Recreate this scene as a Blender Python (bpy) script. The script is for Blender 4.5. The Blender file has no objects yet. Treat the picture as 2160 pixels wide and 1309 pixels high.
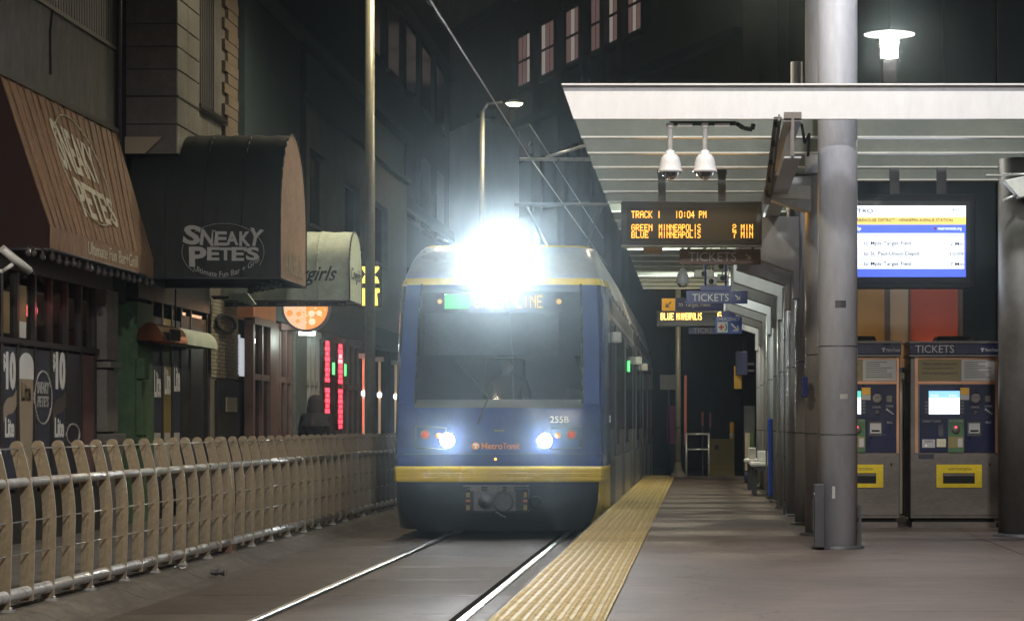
import bpy, math, random
from mathutils import Vector
random.seed(7)
R = math.radians
sc = bpy.context.scene
C = sc.collection
# ------------------------------------------------------------------ camera
F, VX, VY, EYE = 5100.0, 1475.0, 897.0, 1.40       # focal length in photo pixels, vanishing point, eye height
cam = bpy.data.cameras.new('camera'); camo = bpy.data.objects.new('camera', cam); C.objects.link(camo)
camo.location = (0, 0, EYE); camo.rotation_euler = (R(90), 0, 0)
cam.sensor_width = 36; cam.lens = 36 * F / 2160
cam.shift_x = (1080 - VX) / 2160; cam.shift_y = (VY - 654.5) / 2160
cam.clip_end = 1000; cam.clip_start = .1
sc.camera = camo
# ------------------------------------------------------------------ sky, moon, exposure
w = bpy.data.worlds.new('World'); sc.world = w; w.use_nodes = True
nt = w.node_tree; bg = nt.nodes['Background']
sky = nt.nodes.new('ShaderNodeTexSky'); sky.sky_type = 'NISHITA'; sky.sun_disc = False
sky.sun_elevation = R(-1.0); sky.sun_rotation = R(140); sky.air_density = 1.5
nt.links.new(sky.outputs[0], bg.inputs[0]); bg.inputs[1].default_value = 0.15
sl = bpy.data.lights.new('moon', 'SUN'); sl.energy = 0.012; sl.angle = R(10); sl.color = (.75, .85, 1)
so = bpy.data.objects.new('moon', sl); C.objects.link(so); so.rotation_euler = (R(50), 0, R(-20))
vs = sc.view_settings; vs.view_transform = 'Standard'; vs.look = 'None'; vs.exposure = 0.0; vs.gamma = 1.0
try: vs.use_curve_mapping = False
except Exception: pass
cy = sc.cycles
cy.use_denoising = True; cy.max_bounces = 5; cy.diffuse_bounces = 3; cy.glossy_bounces = 3; cy.transmission_bounces = 4
cy.volume_bounces = 0; cy.transparent_max_bounces = 8; cy.caustics_reflective = False; cy.caustics_refractive = False
cy.sample_clamp_indirect = 2.5; cy.sample_clamp_direct = 0; cy.use_adaptive_sampling = False
def PX(px, Y): return (px - VX) / F * Y
def PZ(py, Y): return EYE + (VY - py) / F * Y
ZP = 0.38            # platform height
HAZE = 0.0013
FX = -7.5            # facade line on the bar side of the street
def FY(px, X=FX): return F * (-X) / (VX - px)
# ------------------------------------------------------------------ materials
MATS = {}
def mat(name, col, rough=.6, metal=0., var=.18, scale=2.5, bump=0., bscale=60., emit=0., ecol=None, spec=.5, streak=None, dirt=0.):
    if name in MATS: return MATS[name]
    m = bpy.data.materials.new(name); m.use_nodes = True; MATS[name] = m
    t = m.node_tree; L = t.links.new; p = t.nodes['Principled BSDF']
    p.inputs['Roughness'].default_value = rough; p.inputs['Metallic'].default_value = metal
    p.inputs['Specular IOR Level'].default_value = spec
    c4 = (*col, 1)
    p.inputs['Base Color'].default_value = c4
    if var > 0 or bump > 0:
        tc = t.nodes.new('ShaderNodeTexCoord'); src = tc.outputs['Object']
        if streak:
            mp = t.nodes.new('ShaderNodeMapping'); mp.inputs['Scale'].default_value = streak; L(src, mp.inputs[0]); srcv = mp.outputs[0]
        else: srcv = src
    if var > 0:
        n = t.nodes.new('ShaderNodeTexNoise'); n.inputs['Scale'].default_value = scale; n.inputs['Detail'].default_value = 7; n.inputs['Roughness'].default_value = .65
        L(srcv, n.inputs['Vector'])
        r = t.nodes.new('ShaderNodeValToRGB'); r.color_ramp.elements[0].position = .3; r.color_ramp.elements[1].position = .7
        r.color_ramp.elements[0].color = (*[c * (1 - var) for c in col], 1); r.color_ramp.elements[1].color = (*[min(1, c * (1 + var)) for c in col], 1)
        L(n.outputs['Fac'], r.inputs[0]); outc = r.outputs[0]
        if dirt > 0:
            n2 = t.nodes.new('ShaderNodeTexNoise'); n2.inputs['Scale'].default_value = scale * 5.3; n2.inputs['Detail'].default_value = 9; n2.inputs['Roughness'].default_value = .75
            L(srcv, n2.inputs['Vector'])
            r2 = t.nodes.new('ShaderNodeValToRGB'); r2.color_ramp.elements[0].position = .42; r2.color_ramp.elements[1].position = .62
            r2.color_ramp.elements[0].color = (1 - dirt, 1 - dirt, 1 - dirt, 1); r2.color_ramp.elements[1].color = (1, 1, 1, 1)
            L(n2.outputs['Fac'], r2.inputs[0])
            mx = t.nodes.new('ShaderNodeMix'); mx.data_type = 'RGBA'; mx.blend_type = 'MULTIPLY'; mx.inputs[0].default_value = 1
            L(outc, mx.inputs[6]); L(r2.outputs[0], mx.inputs[7]); outc = mx.outputs[2]
        L(outc, p.inputs['Base Color'])
        mr = t.nodes.new('ShaderNodeMapRange'); mr.inputs[3].default_value = max(0.02, rough - .12); mr.inputs[4].default_value = min(1, rough + .12)
        L(n.outputs['Fac'], mr.inputs[0]); L(mr.outputs[0], p.inputs['Roughness'])
    if bump > 0:
        nb = t.nodes.new('ShaderNodeTexNoise'); nb.inputs['Scale'].default_value = bscale; nb.inputs['Detail'].default_value = 5; L(srcv, nb.inputs['Vector'])
        b = t.nodes.new('ShaderNodeBump'); b.inputs['Strength'].default_value = bump; b.inputs['Distance'].default_value = .01
        L(nb.outputs['Fac'], b.inputs['Height']); L(b.outputs[0], p.inputs['Normal'])
    if emit > 0:
        p.inputs['Emission Color'].default_value = (*(ecol or col), 1); p.inputs['Emission Strength'].default_value = emit
        try: m.cycles.emission_sampling = 'NONE'
        except Exception: pass
    return m
def spots(name, scale=7., dark=.55, size=.13, crack=True):
    m = MATS[name]; t = m.node_tree; L = t.links.new; p = t.nodes['Principled BSDF']; src = p.inputs['Base Color'].links[0].from_socket
    g = t.nodes.new('ShaderNodeNewGeometry'); v = t.nodes.new('ShaderNodeTexVoronoi'); v.inputs['Scale'].default_value = scale; L(g.outputs['Position'], v.inputs['Vector'])
    n = t.nodes.new('ShaderNodeTexNoise'); n.inputs['Scale'].default_value = .9; n.inputs['Detail'].default_value = 4; L(g.outputs['Position'], n.inputs['Vector'])
    sz = t.nodes.new('ShaderNodeMapRange'); sz.inputs[1].default_value = .45; sz.inputs[2].default_value = .75; sz.inputs[3].default_value = 0; sz.inputs[4].default_value = size; L(n.outputs['Fac'], sz.inputs[0])
    lt = t.nodes.new('ShaderNodeMath'); lt.operation = 'LESS_THAN'; L(v.outputs['Distance'], lt.inputs[0]); L(sz.outputs[0], lt.inputs[1])
    mx = t.nodes.new('ShaderNodeMix'); mx.data_type = 'RGBA'; mx.blend_type = 'MULTIPLY'; L(lt.outputs[0], mx.inputs[0]); L(src, mx.inputs[6]); mx.inputs[7].default_value = (dark, dark, dark, 1); o = mx.outputs[2]
    w1 = t.nodes.new('ShaderNodeTexNoise'); w1.inputs['Scale'].default_value = .35; w1.inputs['Detail'].default_value = 8; w1.inputs['Roughness'].default_value = .7; w1.inputs['Distortion'].default_value = 1.5; L(g.outputs['Position'], w1.inputs['Vector'])
    r = t.nodes.new('ShaderNodeValToRGB'); r.color_ramp.elements[0].position = .36; r.color_ramp.elements[1].position = .58; r.color_ramp.elements[0].color = (.6, .6, .62, 1); r.color_ramp.elements[1].color = (1.12, 1.1, 1.08, 1); L(w1.outputs['Fac'], r.inputs[0])
    m2 = t.nodes.new('ShaderNodeMix'); m2.data_type = 'RGBA'; m2.blend_type = 'MULTIPLY'; m2.inputs[0].default_value = 1; L(o, m2.inputs[6]); L(r.outputs[0], m2.inputs[7]); o = m2.outputs[2]
    if crack:
        vc = t.nodes.new('ShaderNodeTexVoronoi'); vc.feature = 'DISTANCE_TO_EDGE'; vc.inputs['Scale'].default_value = .42
        nd = t.nodes.new('ShaderNodeTexNoise'); nd.inputs['Scale'].default_value = 2.2; nd.inputs['Detail'].default_value = 6; L(g.outputs['Position'], nd.inputs['Vector'])
        ml = t.nodes.new('ShaderNodeVectorMath'); ml.operation = 'MULTIPLY_ADD'; ml.inputs[1].default_value = (.7, .7, .7); L(nd.outputs['Color'], ml.inputs[0]); L(g.outputs['Position'], ml.inputs[2]); L(ml.outputs[0], vc.inputs['Vector'])
        lc = t.nodes.new('ShaderNodeMath'); lc.operation = 'LESS_THAN'; lc.inputs[1].default_value = .0035; L(vc.outputs['Distance'], lc.inputs[0])
        m3 = t.nodes.new('ShaderNodeMix'); m3.data_type = 'RGBA'; m3.blend_type = 'MULTIPLY'; L(lc.outputs[0], m3.inputs[0]); L(o, m3.inputs[6]); m3.inputs[7].default_value = (.4, .4, .4, 1); o = m3.outputs[2]
    L(o, p.inputs['Base Color'])
def glass_mat(name, tint, gloss=.08):
    if name in MATS: return MATS[name]
    m = bpy.data.materials.new(name); m.use_nodes = True; MATS[name] = m
    t = m.node_tree; L = t.links.new
    for n in list(t.nodes):
        if n.type == 'BSDF_PRINCIPLED': t.nodes.remove(n)
    out = [n for n in t.nodes if n.type == 'OUTPUT_MATERIAL'][0]
    tr = t.nodes.new('ShaderNodeBsdfTransparent'); tr.inputs[0].default_value = (*tint, 1)
    gl = t.nodes.new('ShaderNodeBsdfGlossy'); gl.inputs['Roughness'].default_value = .03
    tcn = t.nodes.new('ShaderNodeTexCoord'); nz = t.nodes.new('ShaderNodeTexNoise'); nz.inputs['Scale'].default_value = 1.2; L(tcn.outputs['Object'], nz.inputs['Vector'])
    bp = t.nodes.new('ShaderNodeBump'); bp.inputs['Strength'].default_value = .05; bp.inputs['Distance'].default_value = .05; L(nz.outputs['Fac'], bp.inputs['Height']); L(bp.outputs[0], gl.inputs['Normal'])
    fr = t.nodes.new('ShaderNodeFresnel'); fr.inputs[0].default_value = 1.5
    ad = t.nodes.new('ShaderNodeMath'); ad.operation = 'ADD'; ad.inputs[1].default_value = gloss; L(fr.outputs[0], ad.inputs[0])
    mx = t.nodes.new('ShaderNodeMixShader'); L(ad.outputs[0], mx.inputs[0]); L(tr.outputs[0], mx.inputs[1]); L(gl.outputs[0], mx.inputs[2]); L(mx.outputs[0], out.inputs[0])
    return m
def M(n): return MATS[n]
mat('asphalt', (.05, .048, .047), .75, var=.3, scale=1.2, bump=.5, bscale=150, dirt=.3)
mat('track_concrete', (.088, .07, .056), .62, var=.3, scale=.8, bump=.45, bscale=60, streak=(1, 2.6, 1), dirt=.35)
mat('platform_concrete', (.12, .092, .08), .6, var=.2, scale=.7, bump=.35, bscale=70, streak=(.5, 2.2, 1), dirt=.25)
mat('kerb_concrete', (.125, .112, .092), .8, var=.25, scale=1.5, bump=.6, bscale=40, dirt=.4)
mat('sidewalk_concrete', (.16, .15, .14), .8, var=.25, scale=1, bump=.4, dirt=.3)
mat('rail_steel', (.85, .86, .88), .34, 1., var=.15, scale=6, streak=(20, .4, 1))
mat('rail_rust', (.05, .04, .035), .8, var=.3, scale=8)
mat('groove', (.015, .014, .013), .9, var=0)
mat('tactile_yellow', (.46, .35, .13), .62, var=.16, scale=3, bump=.2, dirt=.35)
mat('fin_edge_glint', (.62, .6, .52), .35, .3, var=.1)  # lighter edge faces: the glint of side light put into the colour
mat('fence_fin', (.3, .24, .155), .5, .1, var=.16, scale=5, bump=.1, bscale=40, dirt=.24)
mat('galvanised', (.6, .6, .59), .3, .55, var=.2, scale=7, bump=.1, bscale=25, dirt=.15)
mat('cable_steel', (.7, .7, .7), .3, 1, var=0)
mat('rust_plate', (.17, .1, .065), .85, var=.35, scale=12, bump=.4, dirt=.4)
mat('white_paint', (.84, .84, .85), .42, var=.07, scale=2, dirt=.1)
mat('fascia_paint', (.82, .83, .85), .42, var=.05, scale=1.6, streak=(2, 1, .6), dirt=.06)
mat('grey_paint', (.5, .52, .58), .4, .0, var=.14, scale=2.2, bump=.06, bscale=90, streak=(1.5, 1.5, .5), dirt=.1)
mat('flange_lit', (.62, .63, .58), .4, var=.1, dirt=.1)  # bright lower edges: light on the flanges put into a paler colour
mat('beam_paint_shaded', (.125, .148, .127), .5, var=.14, scale=1.2, bump=.05, dirt=.15)  # green-grey paint, darkened to put shade on the beam faces
mat('cap_grey', (.3, .32, .31), .3, 0, var=.1, scale=2, spec=.5, dirt=.15)
mat('column_unlit', (.11, .105, .1), .5, var=.15, scale=2, dirt=.2)  # lack of light on the edge column put into a darker colour
mat('dark_steel', (.06, .062, .068), .5, .3, var=.25, scale=4)
mat('black_plastic', (.018, .018, .02), .35, var=.2, scale=4)
mat('matte_black', (.008, .009, .01), .8, var=.2)
mat('train_blue', (.018, .04, .2), .17, 0, var=.12, scale=1.6, spec=.5, dirt=.22)
mat('train_blue_matte', (.02, .042, .19), .5, 0, var=.08, scale=2, spec=.15)
mat('train_yellow', (.78, .58, .03), .26, 0, var=.08, scale=2, spec=.6, dirt=.1)
mat('train_silver', (.36, .36, .36), .32, .6, var=.12, scale=2.5, dirt=.2)
mat('train_grey', (.11, .11, .12), .4, .3, var=.15, scale=3, dirt=.2)
mat('train_black', (.01, .012, .017), .35, var=.3, scale=3, bump=.1)
mat('steel_brushed', (.16, .14, .125), .42, .4, var=.14, scale=3, streak=(1, 1, 5), dirt=.25)
mat('copper_trim', (.5, .27, .16), .35, .7, var=.15)
mat('sign_blue', (.035, .05, .24), .4, var=.06)
mat('sign_navy', (.02, .025, .09), .4, var=.06)
mat('sign_bright_blue', (.03, .09, .5), .4, var=.05)
mat('sign_shaded', (.11, .05, .035), .5, var=.15)  # blue sign dimmed to brown, its shadow put into the colour
mat('sign_yellow', (.75, .42, .03), .5, var=.05)
mat('print_white', (.8, .8, .78), .5, var=.04)
mat('print_grey', (.4, .4, .39), .5, var=.04)
mat('print_cream', (.62, .58, .42), .6, var=.1, dirt=.2)
mat('print_dark', (.02, .022, .03), .5, var=0)
mat('print_red', (.6, .03, .02), .5, var=0)
mat('print_orange', (.75, .22, .05), .5, var=0)
mat('print_green', (.05, .13, .05), .5, var=0)
mat('awning_brown', (.34, .19, .1), .75, var=.22, scale=1.2, bump=.2, bscale=120, streak=(1, 3, .7), dirt=.45)
mat('awning_dark', (.013, .016, .013), .7, var=.25, scale=1.4, bump=.25, bscale=90, dirt=.2)
mat('awning_cream', (.6, .7, .6), .7, var=.12, scale=1.4, bump=.2, bscale=90, dirt=.2)
mat('concrete_wall', (.15, .148, .135), .85, var=.25, scale=.8, bump=.5, bscale=30, streak=(1, 1.5, .6), dirt=.35)
mat('cladding', (.12, .12, .125), .55, .3, var=.2, scale=2)
mat('pier_stone', (.17, .158, .145), .7, var=.16, scale=1.2, bump=.3, dirt=.25)
mat('pier_metal', (.42, .42, .38), .38, .5, var=.15, scale=1.5, dirt=.2)
mat('shopfront_dark', (.022, .022, .024), .45, var=.3, scale=3)
mat('frame_dark', (.04, .038, .036), .45, .4, var=.2)
mat('frame_brown', (.16, .1, .09), .5, var=.2, dirt=.2)
mat('green_spill_and_poster', (.065, .125, .06), .6, var=.2, scale=2, dirt=.25)  # green light spill put into the jamb colour; also the poster strip's own green
mat('brick_cream', (.34, .31, .23), .8, var=.18, scale=6, bump=.5, bscale=40, dirt=.3)
mat('brick_tan', (.16, .13, .095), .85, var=.25, scale=6, bump=.5, bscale=40, dirt=.3)
mat('mortar', (.14, .125, .1), .9, var=.2, scale=8)
mat('wall_slate', (.035, .06, .068), .75, var=.2, scale=.8, bump=.3, dirt=.2)
mat('wall_grey', (.12, .14, .135), .75, var=.2, scale=.9, bump=.3, dirt=.25)
mat('wall_night', (.011, .021, .025), .8, var=.3, scale=.3)
mat('wall_pale', (.45, .47, .47), .8, var=.2, scale=.25)
mat('brick_far', (.075, .05, .042), .85, var=.3, scale=.6)
mat('pole_cream', (.23, .225, .175), .4, .2, var=.12, dirt=.15)
mat('ticket_blue', (.007, .01, .045), .3, var=.15, scale=5)
mat('olive_print', (.2, .16, .05), .5, var=.12)
mat('cloth_black', (.018, .02, .022), .9, var=.3, scale=8, bump=.4, bscale=60)
mat('skin', (.3, .19, .14), .55, var=.1)
mat('neck_black', (.01, .01, .011), .9, var=0, spec=.1)
mat('bulb_glass', (.05, .045, .045), .05, var=0, spec=1)
mat('panel_red', (.36, .09, .06), .45, var=.12, scale=1.5)
mat('panel_ochre', (.36, .22, .08), .45, var=.12, scale=1.5)
mat('panel_beige', (.38, .31, .22), .45, var=.12, scale=1.5)
mat('window_black', (.01, .012, .016), .12, var=0, spec=.3)
mat('copper_metal', (.6, .25, .11), .22, 1, var=.1)
mat('seat_white', (.75, .75, .73), .45, var=.08, dirt=.15)
spots('platform_concrete', 6.5, .45, .22); spots('track_concrete', 5., .5, .2); spots('kerb_concrete', 6., crack=False)
glass_mat('windscreen_glass', (.16, .18, .2), .06)
glass_mat('window_glass', (.45, .47, .48), .03)
glass_mat('clear_glass', (.85, .87, .88), .02)
E = lambda n, c, s: mat(n, c, .4, var=0, emit=s, ecol=c)
E('led_amber', (1, .42, .05), 2.4); E('led_amber_dim', (1, .4, .05), 2.2); E('led_white_amber', (1, .55, .12), 6.)
E('lamp_white', (1, .95, .85), 14.); E('lamp_warm', (1, .86, .5), 12.); E('headlight_glow', (.9, .95, 1), 120.)
E('neon_red', (1, .03, .05), 5.); E('neon_pink', (1, .14, .16), 5.); E('neon_blue', (.25, .3, 1), 4.); E('neon_green', (.1, 1, .2), 2.5)
E('screen_white', (.86, .92, 1), 1.3); E('screen_blue', (.09, .15, .8), 1.1); E('screen_yellow', (1, .75, .2), 1.0); E('screen_sky', (.25, .55, 1), 1.3); E('screen_teal', (.1, .6, .5), 1.)
mat('screen_ink', (.01, .015, .05), .5, var=0); mat('screen_pale_ink', (.1, .12, .2), .5, var=0, emit=.45, ecol=(.6, .68, .8))
E('sign_green_lit', (.12, 1, .2), 5.); E('window_lit', (.5, .3, .27), .2); E('window_lit_warm', (1, .75, .4), .5); E('window_lit_pale', (.7, .6, .52), .33)
E('shop_lit', (.8, .85, .9), .55); E('shop_lit_pink', (.8, .5, .42), .3); E('pizza_pale', (1, .66, .42), .75); E('pizza_orange', (1, .36, .09), .85); E('pizza_cream', (1, .8, .58), .9); E('pizza_rim', (.12, .1, .12), .25)
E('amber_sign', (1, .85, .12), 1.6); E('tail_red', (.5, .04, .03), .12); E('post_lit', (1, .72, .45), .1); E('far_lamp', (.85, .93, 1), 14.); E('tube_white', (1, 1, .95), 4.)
# ------------------------------------------------------------------ mesh helpers
class MB:
    def __init__(s): s.v = []; s.f = []; s.mi = []; s.cur = 0; s.sm = False; s.sf = []
    def add(s, vs, fs):
        o = len(s.v); s.v += [tuple(v) for v in vs]; s.f += [tuple(i + o for i in f) for f in fs]; s.mi += [s.cur] * len(fs); s.sf += [s.sm] * len(fs); return s
    def box(s, x0, x1, y0, y1, z0, z1):
        x0, x1 = sorted((x0, x1)); y0, y1 = sorted((y0, y1)); z0, z1 = sorted((z0, z1))
        return s.add([(x0, y0, z0), (x1, y0, z0), (x1, y1, z0), (x0, y1, z0), (x0, y0, z1), (x1, y0, z1), (x1, y1, z1), (x0, y1, z1)],
                     [(0, 3, 2, 1), (4, 5, 6, 7), (0, 1, 5, 4), (1, 2, 6, 5), (2, 3, 7, 6), (3, 0, 4, 7)])
    def cyl(s, a, b, r0, r1=None, n=16, caps=True):
        r1 = r0 if r1 is None else r1
        a = Vector(a); b = Vector(b); d = (b - a).normalized()
        u = d.cross(Vector((0, 0, 1)) if abs(d.z) < .9 else Vector((1, 0, 0))).normalized(); v = d.cross(u)
        vs = []
        for c, r in ((a, r0), (b, r1)):
            for i in range(n):
                t = 2 * math.pi * i / n; vs.append(c + u * math.cos(t) * r + v * math.sin(t) * r)
        fs = [(i, (i + 1) % n, n + (i + 1) % n, n + i) for i in range(n)]
        k = s.sm; s.sm = True; base = len(s.v); s.add(vs, fs); s.sm = k
        if caps: s.f += [tuple(base + i for i in range(n))[::-1], tuple(base + n + i for i in range(n))]; s.mi += [s.cur] * 2; s.sf += [False] * 2
        return s
    def tube(s, pts, r, n=8):
        for a, b in zip(pts[:-1], pts[1:]):
            if (Vector(a) - Vector(b)).length > 1e-6: s.cyl(a, b, r, n=n)
        return s
    def lathe(s, c, prof, n=24, axis='z'):   # prof: (r, h)
        vs = []; c = Vector(c)
        for r, h in prof:
            for i in range(n):
                t = 2 * math.pi * i / n
                if axis == 'z': vs.append(c + Vector((r * math.cos(t), r * math.sin(t), h)))
                elif axis == 'y': vs.append(c + Vector((r * math.cos(t), h, r * math.sin(t))))
                else: vs.append(c + Vector((h, r * math.cos(t), r * math.sin(t))))
        fs = [(j * n + i, j * n + (i + 1) % n, (j + 1) * n + (i + 1) % n, (j + 1) * n + i) for j in range(len(prof) - 1) for i in range(n)]
        k = s.sm; s.sm = True; s.add(vs, fs); s.sm = k; return s
    def prism(s, poly, axis, a, b):          # poly: 2-D points, extruded from a to b along axis
        P = {'x': lambda p, t: (t, p[0], p[1]), 'y': lambda p, t: (p[0], t, p[1]), 'z': lambda p, t: (p[0], p[1], t)}[axis]
        n = len(poly); vs = [P(p, a) for p in poly] + [P(p, b) for p in poly]
        return s.add(vs, [tuple(range(n))[::-1], tuple(range(n, 2 * n))] + [(i, (i + 1) % n, n + (i + 1) % n, n + i) for i in range(n)])
    def quad(s, *p): return s.add(p, [(0, 1, 2, 3)])
    def grid(s, rows, smooth=True):
        n = len(rows[0]); vs = [p for r in rows for p in r]
        fs = [(j * n + i, j * n + i + 1, (j + 1) * n + i + 1, (j + 1) * n + i) for j in range(len(rows) - 1) for i in range(n - 1)]
        k = s.sm; s.sm = smooth; s.add(vs, fs); s.sm = k; return s
    def mesh(s, name, mats, org=(0, 0, 0)):
        me = bpy.data.meshes.new(name); ox, oy, oz = org
        me.from_pydata([(x - ox, y - oy, z - oz) for x, y, z in s.v], [], s.f)
        for m in (mats if isinstance(mats, (list, tuple)) else [mats]): me.materials.append(MATS[m] if isinstance(m, str) else m)
        if any(s.mi): me.polygons.foreach_set('material_index', s.mi)
        me.polygons.foreach_set('use_smooth', s.sf)
        me.validate(); me.update(); return me
    def build(s, name, mats, parent=None, bevel=0., **tg):
        org = ORG[parent.name] if parent else (0, 0, 0)
        o = bpy.data.objects.new(name, s.mesh(name, mats, org)); C.objects.link(o)
        if parent: o.parent = parent; ORG[o.name] = org
        else: ORG[o.name] = (0, 0, 0)
        if bevel:
            b = o.modifiers.new('bevel', 'BEVEL'); b.width = bevel; b.segments = 2; b.limit_method = 'ANGLE'; b.angle_limit = R(40)
        return tag(o, **tg)
ORG = {}
def tag(o, label=None, cat=None, group=None, kind=None):
    if label: o['label'] = label
    if cat: o['category'] = cat
    if group: o['group'] = group
    if kind: o['kind'] = kind
    return o
def thing(name, label, cat, loc, group=None):
    o = bpy.data.objects.new(name, None); C.objects.link(o); o.location = loc; ORG[o.name] = tuple(loc); o.empty_display_size = .2
    return tag(o, label, cat, group, 'thing')
def place(name, me, parent, loc, rotz=0.):   # shared-mesh piece under a parent, loc in world coordinates
    o = bpy.data.objects.new(name, me); C.objects.link(o); og = ORG[parent.name]; o.parent = parent
    o.location = (loc[0] - og[0], loc[1] - og[1], loc[2] - og[2]); o.rotation_euler.z = rotz; ORG[o.name] = og
    return o
def B(name, m, parent, x0, x1, y0, y1, z0, z1, bevel=0.): return MB().box(x0, x1, y0, y1, z0, z1).build(name, m, parent, bevel)
def text_mesh(s, size, bold=0., shear=0., space=1., ext=.002):
    cu = bpy.data.curves.new('t', 'FONT'); cu.body = s; cu.size = size; cu.offset = bold; cu.shear = shear; cu.space_character = space; cu.extrude = ext; cu.resolution_u = 3
    ob = bpy.data.objects.new('t', cu); C.objects.link(ob)
    me = bpy.data.meshes.new_from_object(ob.evaluated_get(bpy.context.evaluated_depsgraph_get()))
    vs = [tuple(v.co) for v in me.vertices]; fs = [tuple(p.vertices) for p in me.polygons]
    bpy.data.objects.remove(ob); bpy.data.curves.remove(cu); bpy.data.meshes.remove(me)
    return vs, fs
def lettering(s, m, parent, fit, face, at, name='lettering', bold=0., shear=0., warp=None, jitter=0.):
    """fit = (u0, u1, v0, v1) rectangle on the face; face 'y': plane facing -y (u=x, v=z) at y=at; 'x': plane facing +x (u=y, v=z) at x=at."""
    vs, fs = text_mesh(s, 1., bold, shear)
    if not vs: return None
    a0 = min(v[0] for v in vs); a1 = max(v[0] for v in vs); b0 = min(v[1] for v in vs); b1 = max(v[1] for v in vs)
    u0, u1, v0, v1 = fit; out = []
    for x, y, z in vs:
        u = u0 + (x - a0) / (a1 - a0) * (u1 - u0); v = v0 + (y - b0) / (b1 - b0) * (v1 - v0); d = 0 if z < 0 else .004
        if warp: u, v = warp(u, v)
        out.append((u, at - d, v) if face == 'y' else (at + d, u, v))
    return MB().add(out, fs).build(name, m, parent, kind='stuff' if len(s) > 1 else None)
# 5x7 dot letters of the LED boards
DOT = {'T': '1f 4 4 4 4 4 4', 'R': '1e 11 11 1e 14 12 11', 'A': 'e 11 11 1f 11 11 11', 'C': 'e 11 10 10 10 11 e', 'K': '11 12 14 18 14 12 11', '1': '4 4 4 4 4 4 4', '0': 'e 11 11 11 11 11 e',
       ':': '0 4 4 0 4 4 0', '4': '2 6 a 12 1f 2 2', 'P': '1e 11 11 1e 10 10 10', 'M': '11 1b 15 15 11 11 11', 'G': 'e 11 10 17 11 11 e', 'E': '1f 10 10 1e 10 10 1f', 'N': '11 19 15 13 11 11 11',
       'I': '4 4 4 4 4 4 4', 'O': 'e 11 11 11 11 11 e', 'L': '10 10 10 10 10 10 1f', 'S': 'f 10 10 e 1 1 1e', 'B': '1e 11 11 1e 11 11 1e', 'U': '11 11 11 11 11 11 e', '2': 'e 11 1 e 10 10 1f',
       '7': '1f 1 2 4 4 4 4', '6': 'e 10 10 1e 11 11 e', 'W': '11 11 11 15 15 1b 11', 'Y': '11 11 a 4 4 4 4', ' ': '0 0 0 0 0 0 0'}
def led_text(s, m, parent, x0, x1, z0, z1, y, name='led_letters'):
    mb = MB(); n = len(s) * 6 - 1; dx = (x1 - x0) / n; dz = (z1 - z0) / 7
    for k, ch in enumerate(s):
        for j, h in enumerate(DOT[ch].split()):
            bits = int(h, 16)
            for i in range(5):
                if bits >> (4 - i) & 1:
                    u = x0 + (k * 6 + i) * dx; v = z1 - (j + 1) * dz
                    mb.box(u, u + dx * .95, y - .004, y, v, v + dz * .95)
    return mb.build(name, m, parent, kind='stuff')
def lamp_light(name, kind, loc, energy, col, parent, size=.15, aim=None, spot=None, blend=.6):
    l = bpy.data.lights.new(name, kind); l.energy = energy; l.color = col
    if kind == 'AREA': l.shape = 'RECTANGLE'; l.size, l.size_y = size
    else: l.shadow_soft_size = size
    if kind == 'SPOT': l.spot_size = R(spot); l.spot_blend = blend
    o = bpy.data.objects.new(name, l); C.objects.link(o); og = ORG[parent.name]; o.parent = parent
    o.location = Vector(loc) - Vector(og)
    if aim is not None: o.rotation_euler = (Vector(aim) - Vector(loc)).to_track_quat('-Z', 'Y').to_euler()
    return o
# ================================================================== the setting
MB().box(-120, 120, -30, 240, -.5, -.06).build('street', 'asphalt', kind='structure')
TC = -2.465                                              # track centre line
def strips(name, x0, x1, root, L=2.0, y0=8.0, y1=62.0, z0=-.055, z1=0., mt='track_concrete', gap=.022):
    me = MB().box(x0 - (x0 + x1) / 2, x1 - (x0 + x1) / 2, gap / 2, L - gap / 2, z0, z1).mesh(name, mt)
    y = y0
    while y < y1: place(name, me, root, ((x0 + x1) / 2, y, 0)); y += L
bed = MB().box(-4.7, -1.11, 4, 64, -.2, -.056).build('track_bed', 'groove', kind='structure')
HG = .7175
strips('concrete_panel', -4.30, TC - HG - .082, bed)
strips('concrete_panel', TC - HG + .055, TC + HG - .055, bed)
strips('concrete_panel', TC + HG + .082, -1.115, bed)
for s, lb in ((-1, 'steel rail in the street on the fence side of the track'), (1, 'steel rail in the street on the platform side of the track')):
    root = thing('rail', lb, 'rail', (TC + s * (HG + .035), 4, -.05), 'tram rails')
    a, b = sorted((s * HG, s * (HG + .07)))
    MB().prism([(TC + a, -.03), (TC + b, -.03), (TC + b, .001), (TC + b - .012, .007), (TC + a + .012, .007), (TC + a, .001)], 'y', 4, 64).build('rail_head', 'rail_steel', root)
    B('rail_web', 'rail_rust', root, TC + a - .012, TC + b + .012, 4, 64, -.054, -.031)
# kerb and pavement on the bar side
kerb = MB().box(-5.0, -4.75, 4, 64, -.05, .09).build('kerb', 'kerb_concrete', kind='structure')
prof = [(-4.305, -.055), (-4.305, -.002), (-4.44, .012), (-4.55, .05), (-4.63, .09), (-4.72, .108), (-4.99, .11), (-4.99, -.055)]
me = MB().prism(prof, 'y', .006, 2.394).mesh('kerb_stone', 'kerb_concrete')
for i in range(24): place('kerb_stone', me, kerb, (0, 5 + 2.4 * i, 0))
pav = MB().box(FX - .2, -5.0, 4, 64, -.05, .09).build('pavement', 'sidewalk_concrete', kind='structure')
me = MB().box(-1.24, 1.24, .005, 1.495, 0, .022).mesh('paving_slab', 'sidewalk_concrete')
for i in range(26):
    place('paving_slab', me, pav, (-6.25, 15 + 1.5 * i, .088))
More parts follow.
